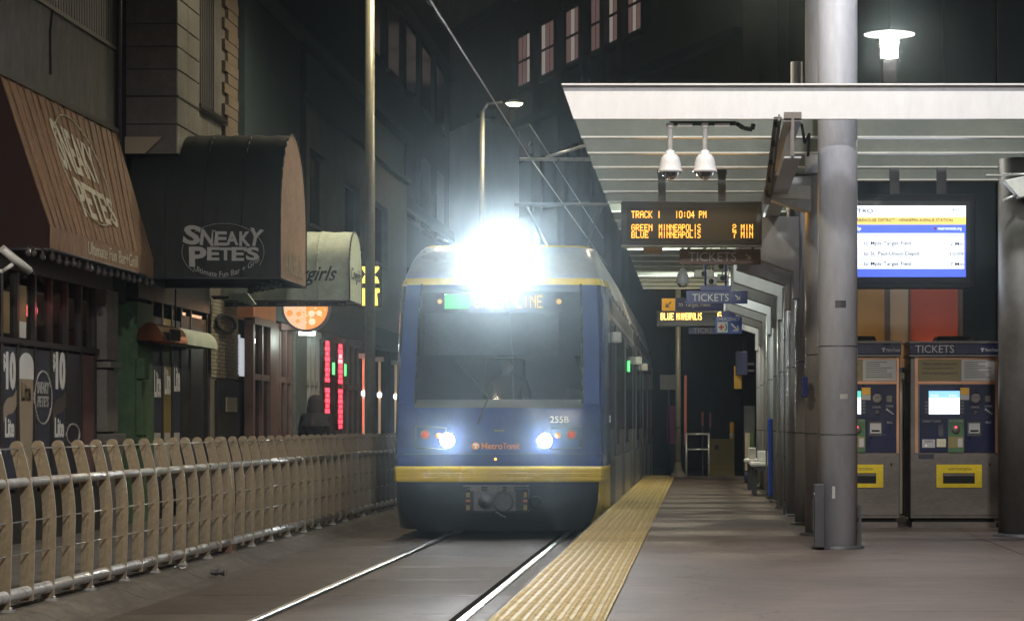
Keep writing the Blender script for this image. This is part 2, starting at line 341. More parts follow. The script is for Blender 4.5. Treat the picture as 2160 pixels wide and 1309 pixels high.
# platform
plat = MB().box(-1.10, 7.5, 6, 49.3, -.05, ZP - .02).build('platform', 'platform_concrete', kind='structure')
for k, (x0, x1) in enumerate(((-.485, 2.55), (2.56, 5.6))):
    me = MB().box(x0, x1, .005, 2.995, 0, .02).mesh('concrete_slab', 'platform_concrete')
    for i in range(14): place('concrete_slab', me, plat, (0, 7.3 + 3.0 * i, ZP - .02))
tm = MB(); tm.box(-.305, .305, .003, .607, 0, .02)
for i in range(10):
    for j in range(10):
        x = -.275 + .061 * i; y = .031 + .061 * j; r0, r1, n = .021, .012, 6
        vs = [(x + r * math.cos(2 * math.pi * q / n), y + r * math.sin(2 * math.pi * q / n), z) for r, z in ((r0, .0201), (r1, .027)) for q in range(n)]
        tm.add(vs, [(q, (q + 1) % n, n + (q + 1) % n, n + q) for q in range(n)] + [tuple(range(n, 2 * n))])
tme = tm.mesh('tactile_tile', 'tactile_yellow')
for i in range(66): place('tactile_tile', tme, plat, (-.797 + random.uniform(-.002, .002), 9.0 + .61 * i, ZP - .018 + random.uniform(0, .003)))
B('edge_nosing', 'kerb_concrete', plat, -1.125, -1.1, 6, 49.3, ZP - .1, ZP + .001)

# ================================================================== fence along the pavement
FEN = -4.8
def fin_mesh(zb):
    L_, R_ = [], []; z0, z1 = .105, 1.29; n = 14
    for i in range(n + 1):
        z = zb + (z1 - .045 - zb) * i / n; t = (z - z0) / (z1 - z0)
        c = -.016 * (1 - t / .5) if t < .5 else -.1 * ((t - .5) / .5) ** 1.8
        h = .0465 + .002 * math.sin(math.pi * t)
        L_.append((c - h, z)); R_.append((c + h, z))
    c = (L_[-1][0] + R_[-1][0]) / 2; h = (R_[-1][0] - L_[-1][0]) / 2
    cap = [(c + h * math.cos(a), 1.245 + .045 * math.sin(a)) for a in [math.pi * k / 8 for k in range(1, 8)]]
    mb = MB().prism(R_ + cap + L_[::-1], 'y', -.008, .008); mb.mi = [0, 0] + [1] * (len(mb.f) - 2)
    return mb.mesh('fin', ['fence_fin', 'fin_edge_glint'])
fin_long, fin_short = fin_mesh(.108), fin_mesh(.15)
foot_me = MB().box(-.07, .07, -.035, .035, .0, .018).cyl((.045, 0, .018), (.045, 0, .035), .014, n=6).cyl((-.045, 0, .018), (-.045, 0, .035), .014, n=6).mesh('foot', 'galvanised')
block_me = MB().box(-.075, .075, -.055, .055, 0, .085).mesh('foot_block', 'rust_plate')
def fence(ys, label, blocks=True):
    y0, y1 = ys[0], ys[-1]
    root = thing('fence', label, 'fence', (FEN, y0, .11), 'curved fin fence panels along the pavement')
    for i, y in enumerate(ys):
        lng = i % 2 == 0 or i == len(ys) - 1
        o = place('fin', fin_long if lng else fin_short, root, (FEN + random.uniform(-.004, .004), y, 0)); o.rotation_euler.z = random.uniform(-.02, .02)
        if lng: place('foot', foot_me, root, (FEN - .012, y, .108))
    if blocks:
        for y in (y0, y1): place('foot_block', block_me, root, (FEN - .02, y, .108))
    MB().cyl((FEN - .023, y0 - .012, .996), (FEN - .023, y1 + .012, .996), .033, n=20).build('upper_rail', 'galvanised', root)
    MB().cyl((FEN - .012, y0 - .012, .212), (FEN - .012, y1 + .012, .212), .044, n=20).build('lower_rail', 'galvanised', root)
    for z, dx in ((.49, 0), (.72, 0), (1.235, -.068)): MB().cyl((FEN + dx, y0, z), (FEN + dx, y1, z), .006, n=6).build('cable', 'cable_steel', root)
SPF = .568
ya = [16.73 + SPF * k for k in range(-4, 14)] + [24.62]
fence(ya, 'nearest panel of the tan curved fin fence, beside the street kerb')
yb = [24.72 + .012 + SPF * k for k in range(0, 15)] + [33.2]
fence(yb, 'middle panel of the tan curved fin fence, below the barrel awning')
yc = [33.31 + SPF * k for k in range(0, 17)]
fence(yc, 'farthest panel of the tan curved fin fence, next to the tram front')

# ================================================================== tram
Y0 = 29.6; W_ = 1.325
tr = thing('light_rail_tram', 'blue and yellow tram with blazing headlights beside the platform', 'tram', (TC, Y0, 0))
PR = [(.10, 1.02, .26), (.26, 1.16, .16), (.45, 1.215, .07), (.71, 1.235, .03), (.90, 1.245, .0), (1.06, 1.245, .0), (1.67, 1.235, .07), (2.2, 1.225, .2), (2.7, 1.21, .33), (3.16, 1.185, .46), (3.32, 1.16, .56), (3.5, 1.1, .72), (3.62, 1.02, .9), (3.70, .9, 1.2), (3.72, .8, 1.6)]
def prf(z):
    for a, b in zip(PR[:-1], PR[1:]):
        if a[0] <= z <= b[0] + 1e-9:
            t = (z - a[0]) / (b[0] - a[0]); return a[1] + t * (b[1] - a[1]), a[2] + t * (b[2] - a[2])
    return PR[-1][1], PR[-1][2]
def surf(x, z):
    wf, yf = prf(z); return Y0 + yf + .08 * (x / wf) ** 2
def ring(z, cols, off=0.):
    wf, yf = prf(z); P = []
    Wz = W_ if z < 3.1 else W_ - .22 * min(1, (z - 3.1) / .6)
    side = [(-Wz, yf + 1.5), (-Wz, yf + 1.0)]
    cr = []
    for k in range(1, 6):
        t = k / 6; a = (-Wz, yf + 1.0); b = (-Wz + .0, yf + .28); c = (-wf, yf + .08)
        cr.append(((1 - t) ** 2 * a[0] + 2 * t * (1 - t) * b[0] + t * t * c[0], (1 - t) ** 2 * a[1] + 2 * t * (1 - t) * b[1] + t * t * c[1]))
    fr = [(-wf + 2 * wf * k / 12, yf + .08 * (-1 + 2 * k / 12) ** 2) for k in range(13)]
    pl = side + cr + fr + [(-x, y) for x, y in (side + cr)[::-1]]     # 7 + 13 + 7 = 27
    a, b = cols
    return [(TC + x * (1 + off / 1.3), Y0 + y - off, z) for x, y in pl[a:b + 1]]
def patch(name, m, z0, z1, cols, n=6, off=0., parent=tr):
    mb = MB(); mb.grid([ring(z0 + (z1 - z0) * i / n, cols, off) for i in range(n + 1)])
    return mb.build(name, m, parent)
LC, FRT, RC = (0, 7), (7, 19), (19, 26)
patch('skirt', 'train_black', .10, .71, FRT, 8)
patch('skirt_corner', 'train_black', .12, .71, LC, 6); patch('bumper_corner', 'train_yellow', .2, .905, RC, 8)
mb = MB(); rows = []
for z, o in ((.71, .0), (.712, .012), (.735, .022), (.762, .022), (.77, .012), (.778, .022), (.818, .022), (.826, .012), (.834, .022), (.872, .022), (.898, .012), (.902, .0)): rows.append(ring(z, (3, 23), o))
mb.grid(rows, False); mb.build('bumper', 'train_yellow', tr)
for cc in (LC, FRT, RC):
    patch('nose_panel', 'train_blue', .9, 1.05, cc, 3); patch('nose_panel', 'train_blue', 1.056, 1.67, cc, 6)
for cc in (LC, (7, 8), (18, 19), RC): patch('cab_pillar', 'train_blue' if cc in (LC, RC) else 'train_blue_matte', 1.67, 3.16, cc, 10)
ws = patch('windscreen', 'windscreen_glass', 1.67, 3.16, (8, 18), 12)
patch('windscreen_border', 'black_plastic', 1.62, 1.72, (8, 18), 2, .004, ws); patch('windscreen_border', 'black_plastic', 3.06, 3.17, (8, 18), 2, .004, ws)
for sx in (-1, 1):
    MB().tube([(TC + sx * prf(z)[0] * .8333, Y0 + prf(z)[1] + .08 * .6944 - .004, z) for z in [1.67 + .149 * i for i in range(11)]], .014, 6).build('windscreen_seal', 'matte_black', ws)
patch('roof_cap', 'cap_grey', 3.16, 3.715, (0, 26), 12)
patch('cap_line', 'train_yellow', 3.15, 3.235, (0, 26), 3, .01); patch('cap_rim', 'train_yellow', 3.66, 3.712, (5, 21), 3, .008)
# cab interior behind the glass
MB().box(TC - 1.1, TC + 1.1, Y0 + 1.5, Y0 + 1.54, 1.0, 3.2).build('cab_bulkhead', 'train_black', tr)
MB().box(TC - 1.1, TC + 1.1, Y0 + .3, Y0 + 1.5, 1.35, 1.4).box(TC - 1., TC + 1., Y0 + .25, Y0 + .6, 1.4, 1.62).build('driving_desk', 'train_black', tr, .02)
mb = MB(); mb.quad((TC - .95, surf(0, 2.27) + .14, 2.27), (TC + .72, surf(0, 2.27) + .14, 2.27), (TC + .72, surf(0, 2.8) + .14, 2.8), (TC - .95, surf(0, 2.8) + .14, 2.8))
mb.build('sun_shade', 'train_silver', tr)
MB().box(TC - .25, TC + .25, Y0 + 1.05, Y0 + 1.2, 1.4, 2.25).box(TC - .14, TC + .14, Y0 + 1.04, Y0 + 1.16, 2.25, 2.5).build('driver_seat', 'matte_black', tr, .04)
# destination sign
ds = MB().box(TC - .82, TC + .78, surf(0, 2.94) + .06, surf(0, 2.94) + .12, 2.83, 3.05).build('destination_sign', 'black_plastic', tr)
yd = surf(0, 2.94) + .055
led_text('GREEN LINE', 'led_white_amber', ds, TC - .33, TC + .52, 2.86, 3.02, yd)
B('route_block', 'sign_green_lit', ds, TC - .7, TC - .4, yd - .004, yd, 2.85, 3.03)
MB().cyl((TC + .72, yd - .01, 2.94), (TC + .72, yd, 2.94), .035, n=12).cyl((TC - .76, yd - .01, 2.94), (TC - .76, yd, 2.94), .03, n=12).build('marker_lamp', 'led_white_amber', ds)
# lamps
def headlight(x, z, r, energy, aim, spread, refl=.9):
    y = surf(x - TC, z) - (.14 if z > 3 else 0); h = MB().lathe((x, y, z), [(r * 1.45, .16 if z > 3 else .06), (r * 1.45, -.02), (r * 1.2, -.045), (r * 1.1, -.02)], axis='y').build('headlight', 'train_yellow' if z > 3 else 'dark_steel', tr)
    MB().lathe((x, y, z), [(.0005, -.075), (r * .7, -.07), (r * 1.3, -.05), (r * 1.4, -.02)], axis='y').build('lens', 'headlight_glow', h)
    lamp_light('headlight_beam', 'SPOT', (x, y - .12, z), energy, (.9, .96, 1), h, r, (x + aim[0], y - 10, z + aim[1]), spread, 1.)
headlight(TC - .03, 3.44, .16, 2300, (.86, -.68), 34)
headlight(TC - .62, 1.22, .062, 110, (1.05, .06), 24)
headlight(TC + .575, 1.215, .062, 110, (.64, .06), 24)
for s in (-1, 1):
    x = TC + s * .9; z = 1.29; y = surf(s * .9, z)
    h = MB().lathe((x, y - .008, z), [(.062, .03), (.062, -.012), (.05, -.02), (.048, -.008)], axis='y').build('tail_light', 'dark_steel', tr)
    MB().lathe((x, y - .008, z), [(.0005, -.02), (.03, -.017), (.05, -.004)], axis='y').build('lens', 'tail_red', h)
    x2 = x - s * .17; y2 = surf(s * .73, z)
    MB().lathe((x2, y2 - .006, z - .015), [(.0005, -.02), (.025, -.016), (.038, .005)], axis='y').build('turn_light', 'print_orange', tr)
    fx = [(x + s * .115, z + .1), (x + s * .115, z - .16), (x - s * .26, z - .18), (x - s * .26, z + .08)]
    MB().tube([(u, surf(u - TC, v) - .004, v) for u, v in fx + fx[:1]], .006, 6).build('lamp_surround', 'train_black', tr)
MB().lathe((TC - .03, surf(0, .98) - .005, .99), [(.0005, -.012), (.012, -.01), (.018, .01)], 12, 'y').build('sensor_lamp', 'led_amber', tr)
def on_front(s, m, u0, u1, v0, v1, bold=0.):
    return lettering(s, m, tr, (u0, u1, v0, v1), 'y', min(surf(u0 - TC, v0), surf(u1 - TC, v0), surf((u0 + u1) / 2 - TC, v0)) - .006, bold=bold)
on_front('255B', 'print_white', TC + .635, TC + .865, 1.435, 1.515, .01)
on_front('Metro', 'print_orange', TC - .2, TC + .055, 1.112, 1.19, .012); on_front('Transit', 'print_orange', TC + .065, TC + .265, 1.112, 1.19)
MB().lathe((TC - .275, surf(-.27, 1.15) - .004, 1.15), [(.0005, -.006), (.045, -.006), (.046, .01)], 20, 'y').build('logo_disc', 'print_orange', tr)
MB().box(TC - .302, TC - .248, surf(-.27, 1.15) - .016, surf(-.27, 1.15) - .008, 1.16, 1.176).box(TC - .283, TC - .267, surf(-.27, 1.15) - .016, surf(-.27, 1.15) - .008, 1.12, 1.16).build('logo_letter', 'print_white', tr)
MB().tube([(TC - .25, surf(-.25, 1.5) - .03, 1.42), (TC - .12, surf(0, 1.9) - .04, 1.75), (TC - .55, surf(-.5, 2.3) - .03, 2.2)], .009, 6).build('wiper', 'matte_black', tr)
MB().box(TC - .05, TC + .07, surf(0, 1.32) - .02, surf(0, 1.32), 1.33, 1.35).build('wiper_pivot', 'steel_brushed', tr)
# coupler
cp = MB().box(TC - .39, TC + .38, Y0 - .06, Y0 + .2, .345, .63).build('coupler', 'train_black', tr, .02)
MB().box(TC - .42, TC + .37, Y0 - .09, Y0 + .05, .655, .668).box(TC - .33, TC - .2, Y0 - .08, Y0 - .06, .6, .655).box(TC - .12, TC + .06, Y0 - .08, Y0 - .06, .6, .655).box(TC + .11, TC + .2, Y0 - .08, Y0 - .06, .6, .655).build('coupler_shelf', 'steel_brushed', cp)
MB().lathe((TC + .075, Y0 - .06, .475), [(.13, .01), (.13, -.03), (.105, -.035), (.1, .0), (.0005, .02)], 24, 'y').build('coupler_funnel', 'dark_steel', cp)
MB().lathe((TC - .14, Y0 - .06, .475), [(.1, .0), (.09, -.05), (.05, -.1), (.0005, -.12)], 20, 'y').build('coupler_cone', 'dark_steel', cp)
MB().box(TC - .29, TC + .22, Y0 - .075, Y0 - .061, .36, .6).build('coupler_face', 'train_grey', cp)
for s in (-.36, .34):
    for z in (.40, .555): MB().box(TC + s - .02, TC + s + .022, Y0 - .072, Y0 - .061, z - .03, z + .03).build('warning_label', 'olive_print', cp)
    MB().box(TC + s - .025, TC + s + .027, Y0 - .071, Y0 - .061, .47, .477).box(TC + s - .025, TC + s + .027, Y0 - .071, Y0 - .061, .487, .494).build('warning_mark', 'print_orange', cp)
MB().tube([(TC - .02, Y0 - .05, .345), (TC + .06, Y0 - .09, .3), (TC + .1, Y0 - .1, .285)], .01, 6).build('coupler_chain', 'steel_brushed', cp)
MB().lathe((TC + .47, Y0 - .01, .47), [(.06, -.02), (.075, -.01), (.075, .01), (.06, .02), (.06, -.02)], 16, 'y').build('hose_ring', 'matte_black', cp)
# side bodies
def body(y0, y1, name='body_side'):
    poly = [(-1.325, .34), (1.325, .34), (1.325, 3.02), (1.27, 3.12), (1.1, 3.2), (-1.1, 3.2), (-1.27, 3.12), (-1.325, 3.02)]
    return MB().prism([(TC + x, z) for x, z in poly], 'y', Y0 + y0, Y0 + y1).build(name, 'train_grey', tr)
for a, b in ((1.45, 11.4), (12.0, 16.6), (17.2, 28.4)):
    body(a, b)
    MB().prism([(TC + x, z) for x, z in [(-1.3, 3.14), (1.3, 3.14), (1.1, 3.72), (-1.1, 3.72)]], 'y', Y0 + a + .3, Y0 + b - .3).build('roof_fairing', 'train_silver', tr, .03)
    n = int((b - a) / 1.4)
    for s in (-1, 1):
        for i in range(n):
            u0 = Y0 + a + (b - a) * i / n + .012; u1 = Y0 + a + (b - a) * (i + 1) / n - .012
            B('skirt_panel', 'train_silver' if i % 3 else 'train_grey', tr, TC + s * 1.326, TC + s * 1.338, u0, u1, .2, .97)
            if s > 0: B('fairing_seam', 'train_grey', tr, TC + 1.3, TC + 1.312, u1, u1 + .02, 3.05, 3.14)
            if i % 3 == 1:
                d = B('door', 'train_grey', tr, TC + s * 1.327, TC + s * 1.345, u0, u1, 1.0, 2.75)
                m = (u0 + u1) / 2
                for p, q in ((u0 + .08, m - .04), (m + .04, u1 - .08)): B('pane', 'window_black', d, TC + s * 1.346, TC + s * 1.35, p, q, 1.15, 2.6)
                if i == 4 and a < 2: B('door_lamp', 'neon_green', d, TC + s * 1.346, TC + s * 1.37, u1 - .05, u1 - .01, 2.25, 2.42)
            else: B('side_window', 'window_black', tr, TC + s * 1.327, TC + s * 1.333, u0, u1, 1.35, 2.7)
    B('waist_rail', 'train_silver', tr, TC + 1.327, TC + 1.336, Y0 + a, Y0 + b, 2.78, 2.83)
for a, b in ((11.4, 12.0), (16.6, 17.2)): MB().prism([(TC + x, z) for x, z in [(-1.15, .5), (1.15, .5), (1.15, 3.3), (-1.15, 3.3)]], 'y', Y0 + a, Y0 + b).build('gangway_bellows', 'matte_black', tr)
sw = MB(); sw.grid([[(TC + W_ + .004, Y0 + y, z) for y in (1.15 + .3 * max(0, (z - 1.6)) * .5, 1.75)] for z in (1.6, 2.0, 2.4, 2.75)], False); sw.build('cab_side_window', 'window_black', tr)
for k, y in enumerate((1.9, 13.2, 18.0)):
    mr = MB().box(TC + 1.33, TC + 1.45, Y0 + y, Y0 + y + .12, 2.48, 2.62).build('side_camera', 'seat_white', tr, .02)
lettering('255B', 'print_white', tr, (Y0 + 1.05, Y0 + 1.35, 1.44, 1.53), 'x', TC + W_ + .003)
# wheels
for y in (3.2, 5.0, 13.4, 15.2, 23.6, 25.4):
    for s in (-1, 1):
        w_ = MB().lathe((TC + s * .75, Y0 + y, .33), [(.0005, -.06), (.3, -.06), (.325, -.05), (.325, .05), (.3, .06), (.0005, .06)], 24, 'x').build('wheel', 'rail_rust', tr)
# pantograph frame on the roof, stowed under the wire
MB().tube([(TC - .5, Y0 + 14.0, 3.75), (TC - .3, Y0 + 15.4, 4.6), (TC - .7, Y0 + 14.4, 5.42)], .03, 6).tube([(TC + .5, Y0 + 14.0, 3.75), (TC + .3, Y0 + 15.4, 4.6), (TC + .7, Y0 + 14.4, 5.42)], .03, 6).tube([(TC - .9, Y0 + 14.4, 5.42), (TC + .9, Y0 + 14.4, 5.42)], .035, 6).build('pantograph', 'dark_steel', tr)
# ================================================================== platform canopy
cn = thing('platform_canopy', 'white edged louvred steel canopy over the platform', 'canopy', (1.5, 19.5, ZP))
YF = 19.5
def louvre(name, m, y, z0, z1, xr, t=.02, parent=cn, xl0=-1.01, xl1=-1.11):
    k = lambda z: xl0 + (xl1 - xl0) * (z - 3.86) / .29
    return MB().prism([(k(z0), z0), (xr, z0), (xr, z1), (k(z1), z1)], 'y', y - t / 2, y + t / 2).build(name, m, parent)
fa = louvre('fascia', 'fascia_paint', YF, 3.868, 4.09, 5.2, .05)
louvre('fascia_recess', 'grey_paint', YF + .015, 4.09, 4.137, 5.2, .03, fa); louvre('fascia_lip', 'white_paint', YF - .005, 4.137, 4.15, 5.2, .09, fa)
ybeams = [20.72 + 1.2 * k for k in range(20)]
for k, y in enumerate(ybeams):
    xr = 5.2 if k < 4 else 1.55
    b = louvre('louvre_beam', 'beam_paint_shaded', y, 3.872, 4.14, xr)
    louvre('beam_flange', 'flange_lit', y, 3.858, 3.872, xr, .11, b)
# long runner under the louvres
for x in (.75,):
    MB().box(x - .07, x + .07, 19.42, 45, 3.545, 3.56).box(x - .01, x + .01, 19.42, 45, 3.56, 3.84).box(x - .07, x + .07, 19.42, 45, 3.84, 3.856).build('runner_beam', 'grey_paint', cn)
    MB().box(x - .07, x + .07, 19.38, 19.44, 3.86, 3.91).box(x - .012, x + .012, 19.38, 19.42, 3.56, 3.86).build('runner_end', 'steel_brushed', cn)
st = MB(); P0, P1 = Vector((.645, 19.45, 3.9)), Vector((.645, 22.5, 3.53))
st.prism([(P0.y, P0.z - .05), (P0.y, P0.z), (P1.y, P1.z + .03), (P1.y, P1.z - .05)], 'x', .635, .65).box(.6, .66, 22.3, 22.5, 3.46, 3.6)
st.quad((.6, P0.y, P0.z - .02), (.665, P0.y, P0.z - .02), (.665, P1.y, P1.z - .02), (.6, P1.y, P1.z - .02)); st.build('brace_strap', 'steel_brushed', cn)
for t in (.06, .28, .5, .72, .9):
    p = P0.lerp(P1, t); MB().cyl((.63, p.y, p.z - .05), (.63, p.y + .02, p.z + .012), .024, n=10).build('bolt', 'matte_black', cn)
MB().tube([(.83, 19.6, 3.84), (.86, 19.7, 3.7), (.9, 19.75, 3.78), (.89, 19.8, 3.6)], .012, 6).build('cable_loop', 'matte_black', cn)
for k, (y, x0, x1) in enumerate(((27.3, -.9, .5), (33.3, -.9, .5), (39.3, -.9, .5), (21.3, 1.7, 3.0))):
    h = B('canopy_light', 'seat_white', cn, x0, x1, y - .06, y + .06, 3.95, 4.02)
    B('tube', 'tube_white', h, x0 + .04, x1 - .04, y - .03, y + .03, 3.93, 3.95)
    lamp_light('canopy_tube', 'AREA', ((x0 + x1) / 2, y, 3.925), (85, 85, 70, 9)[k], (.95, 1, .82), h, (1.3, .08), ((x0 + x1) / 2, y + (2.2 if k < 3 else 0), 1.4))
# ------------------------------------------------------------------ columns
ORDN = ['first', 'second', 'third', 'fourth', 'fifth', 'sixth', 'seventh', 'eighth', 'ninth', 'tenth']
for k in range(10):
    y = 20.1 + 2.42 * k; xc = 1.15
    lb = 'thick round grey canopy column in front of the ticket machines' if k == 0 else ORDN[k] + ' round grey column in the row under the canopy, counted from the near end'
    c = thing('canopy_column', lb, 'column', (xc, y, ZP), 'round columns of the platform canopy')
    MB().cyl((xc, y, ZP), (xc, y, 7.4 if k < 2 else 4.3), .165, n=40).build('shaft', 'grey_paint', c)
    MB().lathe((xc, y, ZP), [(.165, .03), (.215, .028), (.22, .0)], 32).build('base_plate', 'dark_steel', c)
    for z in (1.32, 2.05): MB().lathe((xc, y, z), [(.1655, 0), (.1668, .003), (.1668, .009), (.1655, .012)], 40).build('joint_band', 'dark_steel', c)
    if k == 1:
        MB().prism([(.64, 3.5), (.66, 3.715), (1.12, 3.715), (1.12, 3.34)], 'y', y - .12, y + .12).build('bracket', 'grey_paint', c, .008)
        MB().prism([(.66, 3.51), (.75, 3.62), (1.03, 3.62), (1.03, 3.49)], 'y', y - .135, y - .121).build('bracket_lit_face', 'white_paint', c)  # white plate puts the light on the bracket front into the colour
        B('bracket_cap', 'steel_brushed', c, .82, 1.14, y - .16, y + .12, 3.718, 3.735)
        bx = B('junction_box', 'sign_blue', c, .945, 1.0, y - .24, y - .16, 1.66, 1.85, .006); B('hinge', 'dark_steel', bx, 1.0, 1.03, y - .22, y - .18, 1.7, 1.72)
    elif k > 1:
        cv = [(1.02, 2.7), (.965, 2.7), (.965, 2.98), (.42, 3.16), (.42, 3.5), (.68, 3.54), (1.02, 3.54)]
        MB().prism(cv, 'y', y - .14, y + .14).build('bracket', 'grey_paint', c, .006)
    if k == 0:
        for a0, a1, z0, z1, mm in ((-1.75, -1.2, 2.37, 2.43, 'dark_steel'), (-1.5, -1.1, 1.62, 1.66, 'galvanised'), (-1.9, -1.75, .8, .9, 'print_grey')):
            MB().grid([[(xc + .1662 * math.cos(a0 + (a1 - a0) * q / 6), y + .1662 * math.sin(a0 + (a1 - a0) * q / 6), z) for q in range(7)] for z in (z0, z1)]).build('tape_patch', mm, c)
        bx = B('cable_cover', 'dark_steel', c, .945, 1.03, y - .26, y - .12, ZP + .02, .92, .006); B('cover_strip', 'dark_steel', bx, .935, .944, y - .2, y - .16, ZP + .15, .8)
        B('conduit', 'dark_steel', c, 1.32, 1.345, y - .05, y, ZP, ZP + .36)
    if k in (3, 4, 6): MB().cyl((.96, y - .1, ZP), (.96, y - .1, 3.5), .012, n=8).build('conduit', 'galvanised', c)
c = thing('canopy_column', 'dark column at the picture edge beside the second ticket machine', 'column', (2.98, 22.3, ZP))
MB().cyl((2.98, 22.3, ZP), (2.98, 22.3, 3.85), .22, n=40).build('shaft', 'column_unlit', c); MB().lathe((2.98, 22.3, ZP), [(.22, .03), (.27, .028), (.275, 0)], 32).build('base_plate', 'dark_steel', c)
# floodlight bracket by that column
fl = thing('floodlight', 'small silver floodlight clamped beside the dark column', 'floodlight', (2.85, 22.0, 3.5))
MB().prism([(2.76, 3.62), (2.95, 3.66), (3.1, 3.6), (3.1, 3.5), (2.9, 3.46)], 'y', 21.9, 22.05).build('housing', 'seat_white', fl, .01)
MB().tube([(2.76, 21.98, 3.68), (3.2, 21.98, 3.69)], .012, 8).tube([(2.76, 21.95, 3.44), (2.9, 21.95, 3.5)], .014, 8).box(2.6, 2.75, 21.9, 22.0, 3.66, 3.675).build('arm', 'galvanised', fl)
# ------------------------------------------------------------------ dome cameras under the fascia
dc = thing('camera_conduit', 'black conduit run carrying the dome cameras under the canopy edge', 'conduit', (0, 19.62, 3.85))
MB().tube([(-.24, 19.62, 3.85), (.3, 19.62, 3.85), (.36, 19.62, 3.81), (.43, 19.62, 3.8), (.44, 19.62, 3.845)], .018, 8).build('conduit', 'matte_black', dc)
for x in (-.115, .185): B('label', 'seat_white', dc, x - .06, x + .06, 19.59, 19.6, 3.82, 3.845)
for x, lb in ((-.235, 'white dome camera above the departure board, first from the track'), (.047, 'white dome camera above the departure board, second from the track')):
    d = thing('dome_camera', lb, 'camera', (x, 19.62, 3.4), 'white dome cameras')
    MB().cyl((x, 19.62, 3.6), (x, 19.62, 3.84), .021, n=14).lathe((x, 19.62, 3.83), [(.03, -.02), (.034, .0), (.03, .02)], 14).build('pendant', 'white_paint', d)
    MB().lathe((x, 19.62, 3.4), [(.09, .05), (.1, .058), (.099, .068), (.088, .085), (.083, .13), (.07, .175), (.05, .198), (.036, .202), (.034, .228), (.02, .232)], 28).build('housing', 'white_paint', d)
    MB().lathe((x, 19.62, 3.46), [(.07, 0), (.064, -.03), (.045, -.055), (.02, -.068), (.0005, -.07)], 24).build('dome', 'clear_glass', d)
    MB().lathe((x, 19.62, 3.46), [(.045, 0), (.04, -.03), (.02, -.045), (.0005, -.05)], 16).build('lens_block', 'dark_steel', d)
# ------------------------------------------------------------------ departure board
YS = 23.3
def SX(px, Y=YS): return PX(px, Y)
def SZ(py, Y=YS): return PZ(py, Y)
db = thing('departure_board', 'black LED departure board reading TRACK 1 hanging under the canopy', 'departure board', (0, YS, SZ(517)))
B('housing', 'black_plastic', db, SX(1310), SX(1607), YS, YS + .22, SZ(517), SZ(424), .012)
B('face', 'matte_black', db, SX(1322), SX(1596), YS - .006, YS - .001, SZ(508), SZ(438))
B('edge_trim', 'galvanised', db, SX(1310), SX(1607), YS - .01, YS + .22, SZ(519), SZ(517.3))
for x in (1396, 1523): MB().box(SX(x - 8), SX(x + 8), YS + .06, YS + .14, SZ(424), 3.86).box(SX(x - 10), SX(x + 10), YS + .05, YS + .15, 3.83, 3.87).build('hanger', 'dark_steel', db)
for s, x0, x1, y0, y1 in (('TRACK 1', 1332, 1394, 460, 445), ('10:04 PM', 1424, 1490, 460, 445), ('GREEN', 1332, 1376, 487, 473), ('MINNEAPOLIS', 1390, 1478, 487, 473), ('2', 1545, 1553, 487, 473), ('MIN', 1563, 1588, 487, 473),
                          ('BLUE', 1332, 1368, 502, 488.5), ('MINNEAPOLIS', 1390, 1478, 502, 488.5), ('7', 1545, 1553, 502, 488.5), ('MIN', 1563, 1588, 502, 488.5)):
    led_text(s, 'led_amber', db, SX(x0), SX(x1), SZ(y0), SZ(y1), YS - .007)
lamp_light('board_glow', 'AREA', (0, YS - .03, SZ(474)), 5, (1, .5, .1), db, (1.1, .25), (0, YS - 5, SZ(474)))
def arrow(parent, m, cx, cz, r, y, dx=1, dz=-1):
    """diagonal arrow lying on a plane facing -y"""
    d = Vector((dx, 0, dz)).normalized(); n = Vector((-d.z, 0, d.x)); c = Vector((cx, y, cz)); w_ = r * .17
    q = lambda a, b: tuple(c + d * a + n * b)
    mb = MB(); f4 = [(0, 1, 2, 3)]
    mb.add([q(-r, -w_), q(r * .85, -w_), q(r * .85, w_), q(-r, w_)], f4)
    for s in (-1, 1):
        t = Vector((d.x, 0, d.z)) * r; e = d * -.75 * r + n * s * .75 * r
        a = c + t; b_ = c + t + e; o = (d + n * s).normalized() * w_ * 1.5
        mb.add([tuple(a + d * .1 * r), tuple(b_), tuple(b_ - o), tuple(a - d * .25 * r)], f4)
    return mb.build('arrow', m, parent)
def flat_sign(name, label, cat, Y, x0, x1, y0, y1, m, depth=.06, group=None):
    t = thing(name, label, cat, (PX((x0 + x1) / 2, Y), Y, PZ(y1, Y)), group)
    B('panel', m, t, PX(x0, Y), PX(x1, Y), Y, Y + depth, PZ(y1, Y), PZ(y0, Y), .006)
    return t
t = flat_sign('ticket_sign', 'blue TICKETS sign with arrow, shade put into its brown colour, just below the departure board', 'sign', 23.42, 1433, 1605, 524.5, 557, 'sign_shaded', .1)
lettering('TICKETS', 'print_grey', t, (PX(1452, 23.42), PX(1553, 23.42), PZ(551, 23.42), PZ(532, 23.42)), 'y', 23.415)
arrow(t, 'print_cream', PX(1578, 23.42), PZ(541, 23.42), .036, 23.412)
MB().box(PX(1450, 23.42), PX(1456, 23.42), 23.44, 23.48, PZ(524, 23.42), PZ(519, 23.42)).box(PX(1585, 23.42), PX(1591, 23.42), 23.44, 23.48, PZ(524, 23.42), PZ(519, 23.42)).build('hanger', 'dark_steel', t)
t = flat_sign('small_tab_sign', 'small orange tab below the departure board', 'sign', 23.45, 1357, 1397, 519.5, 533, 'sign_yellow', .05)
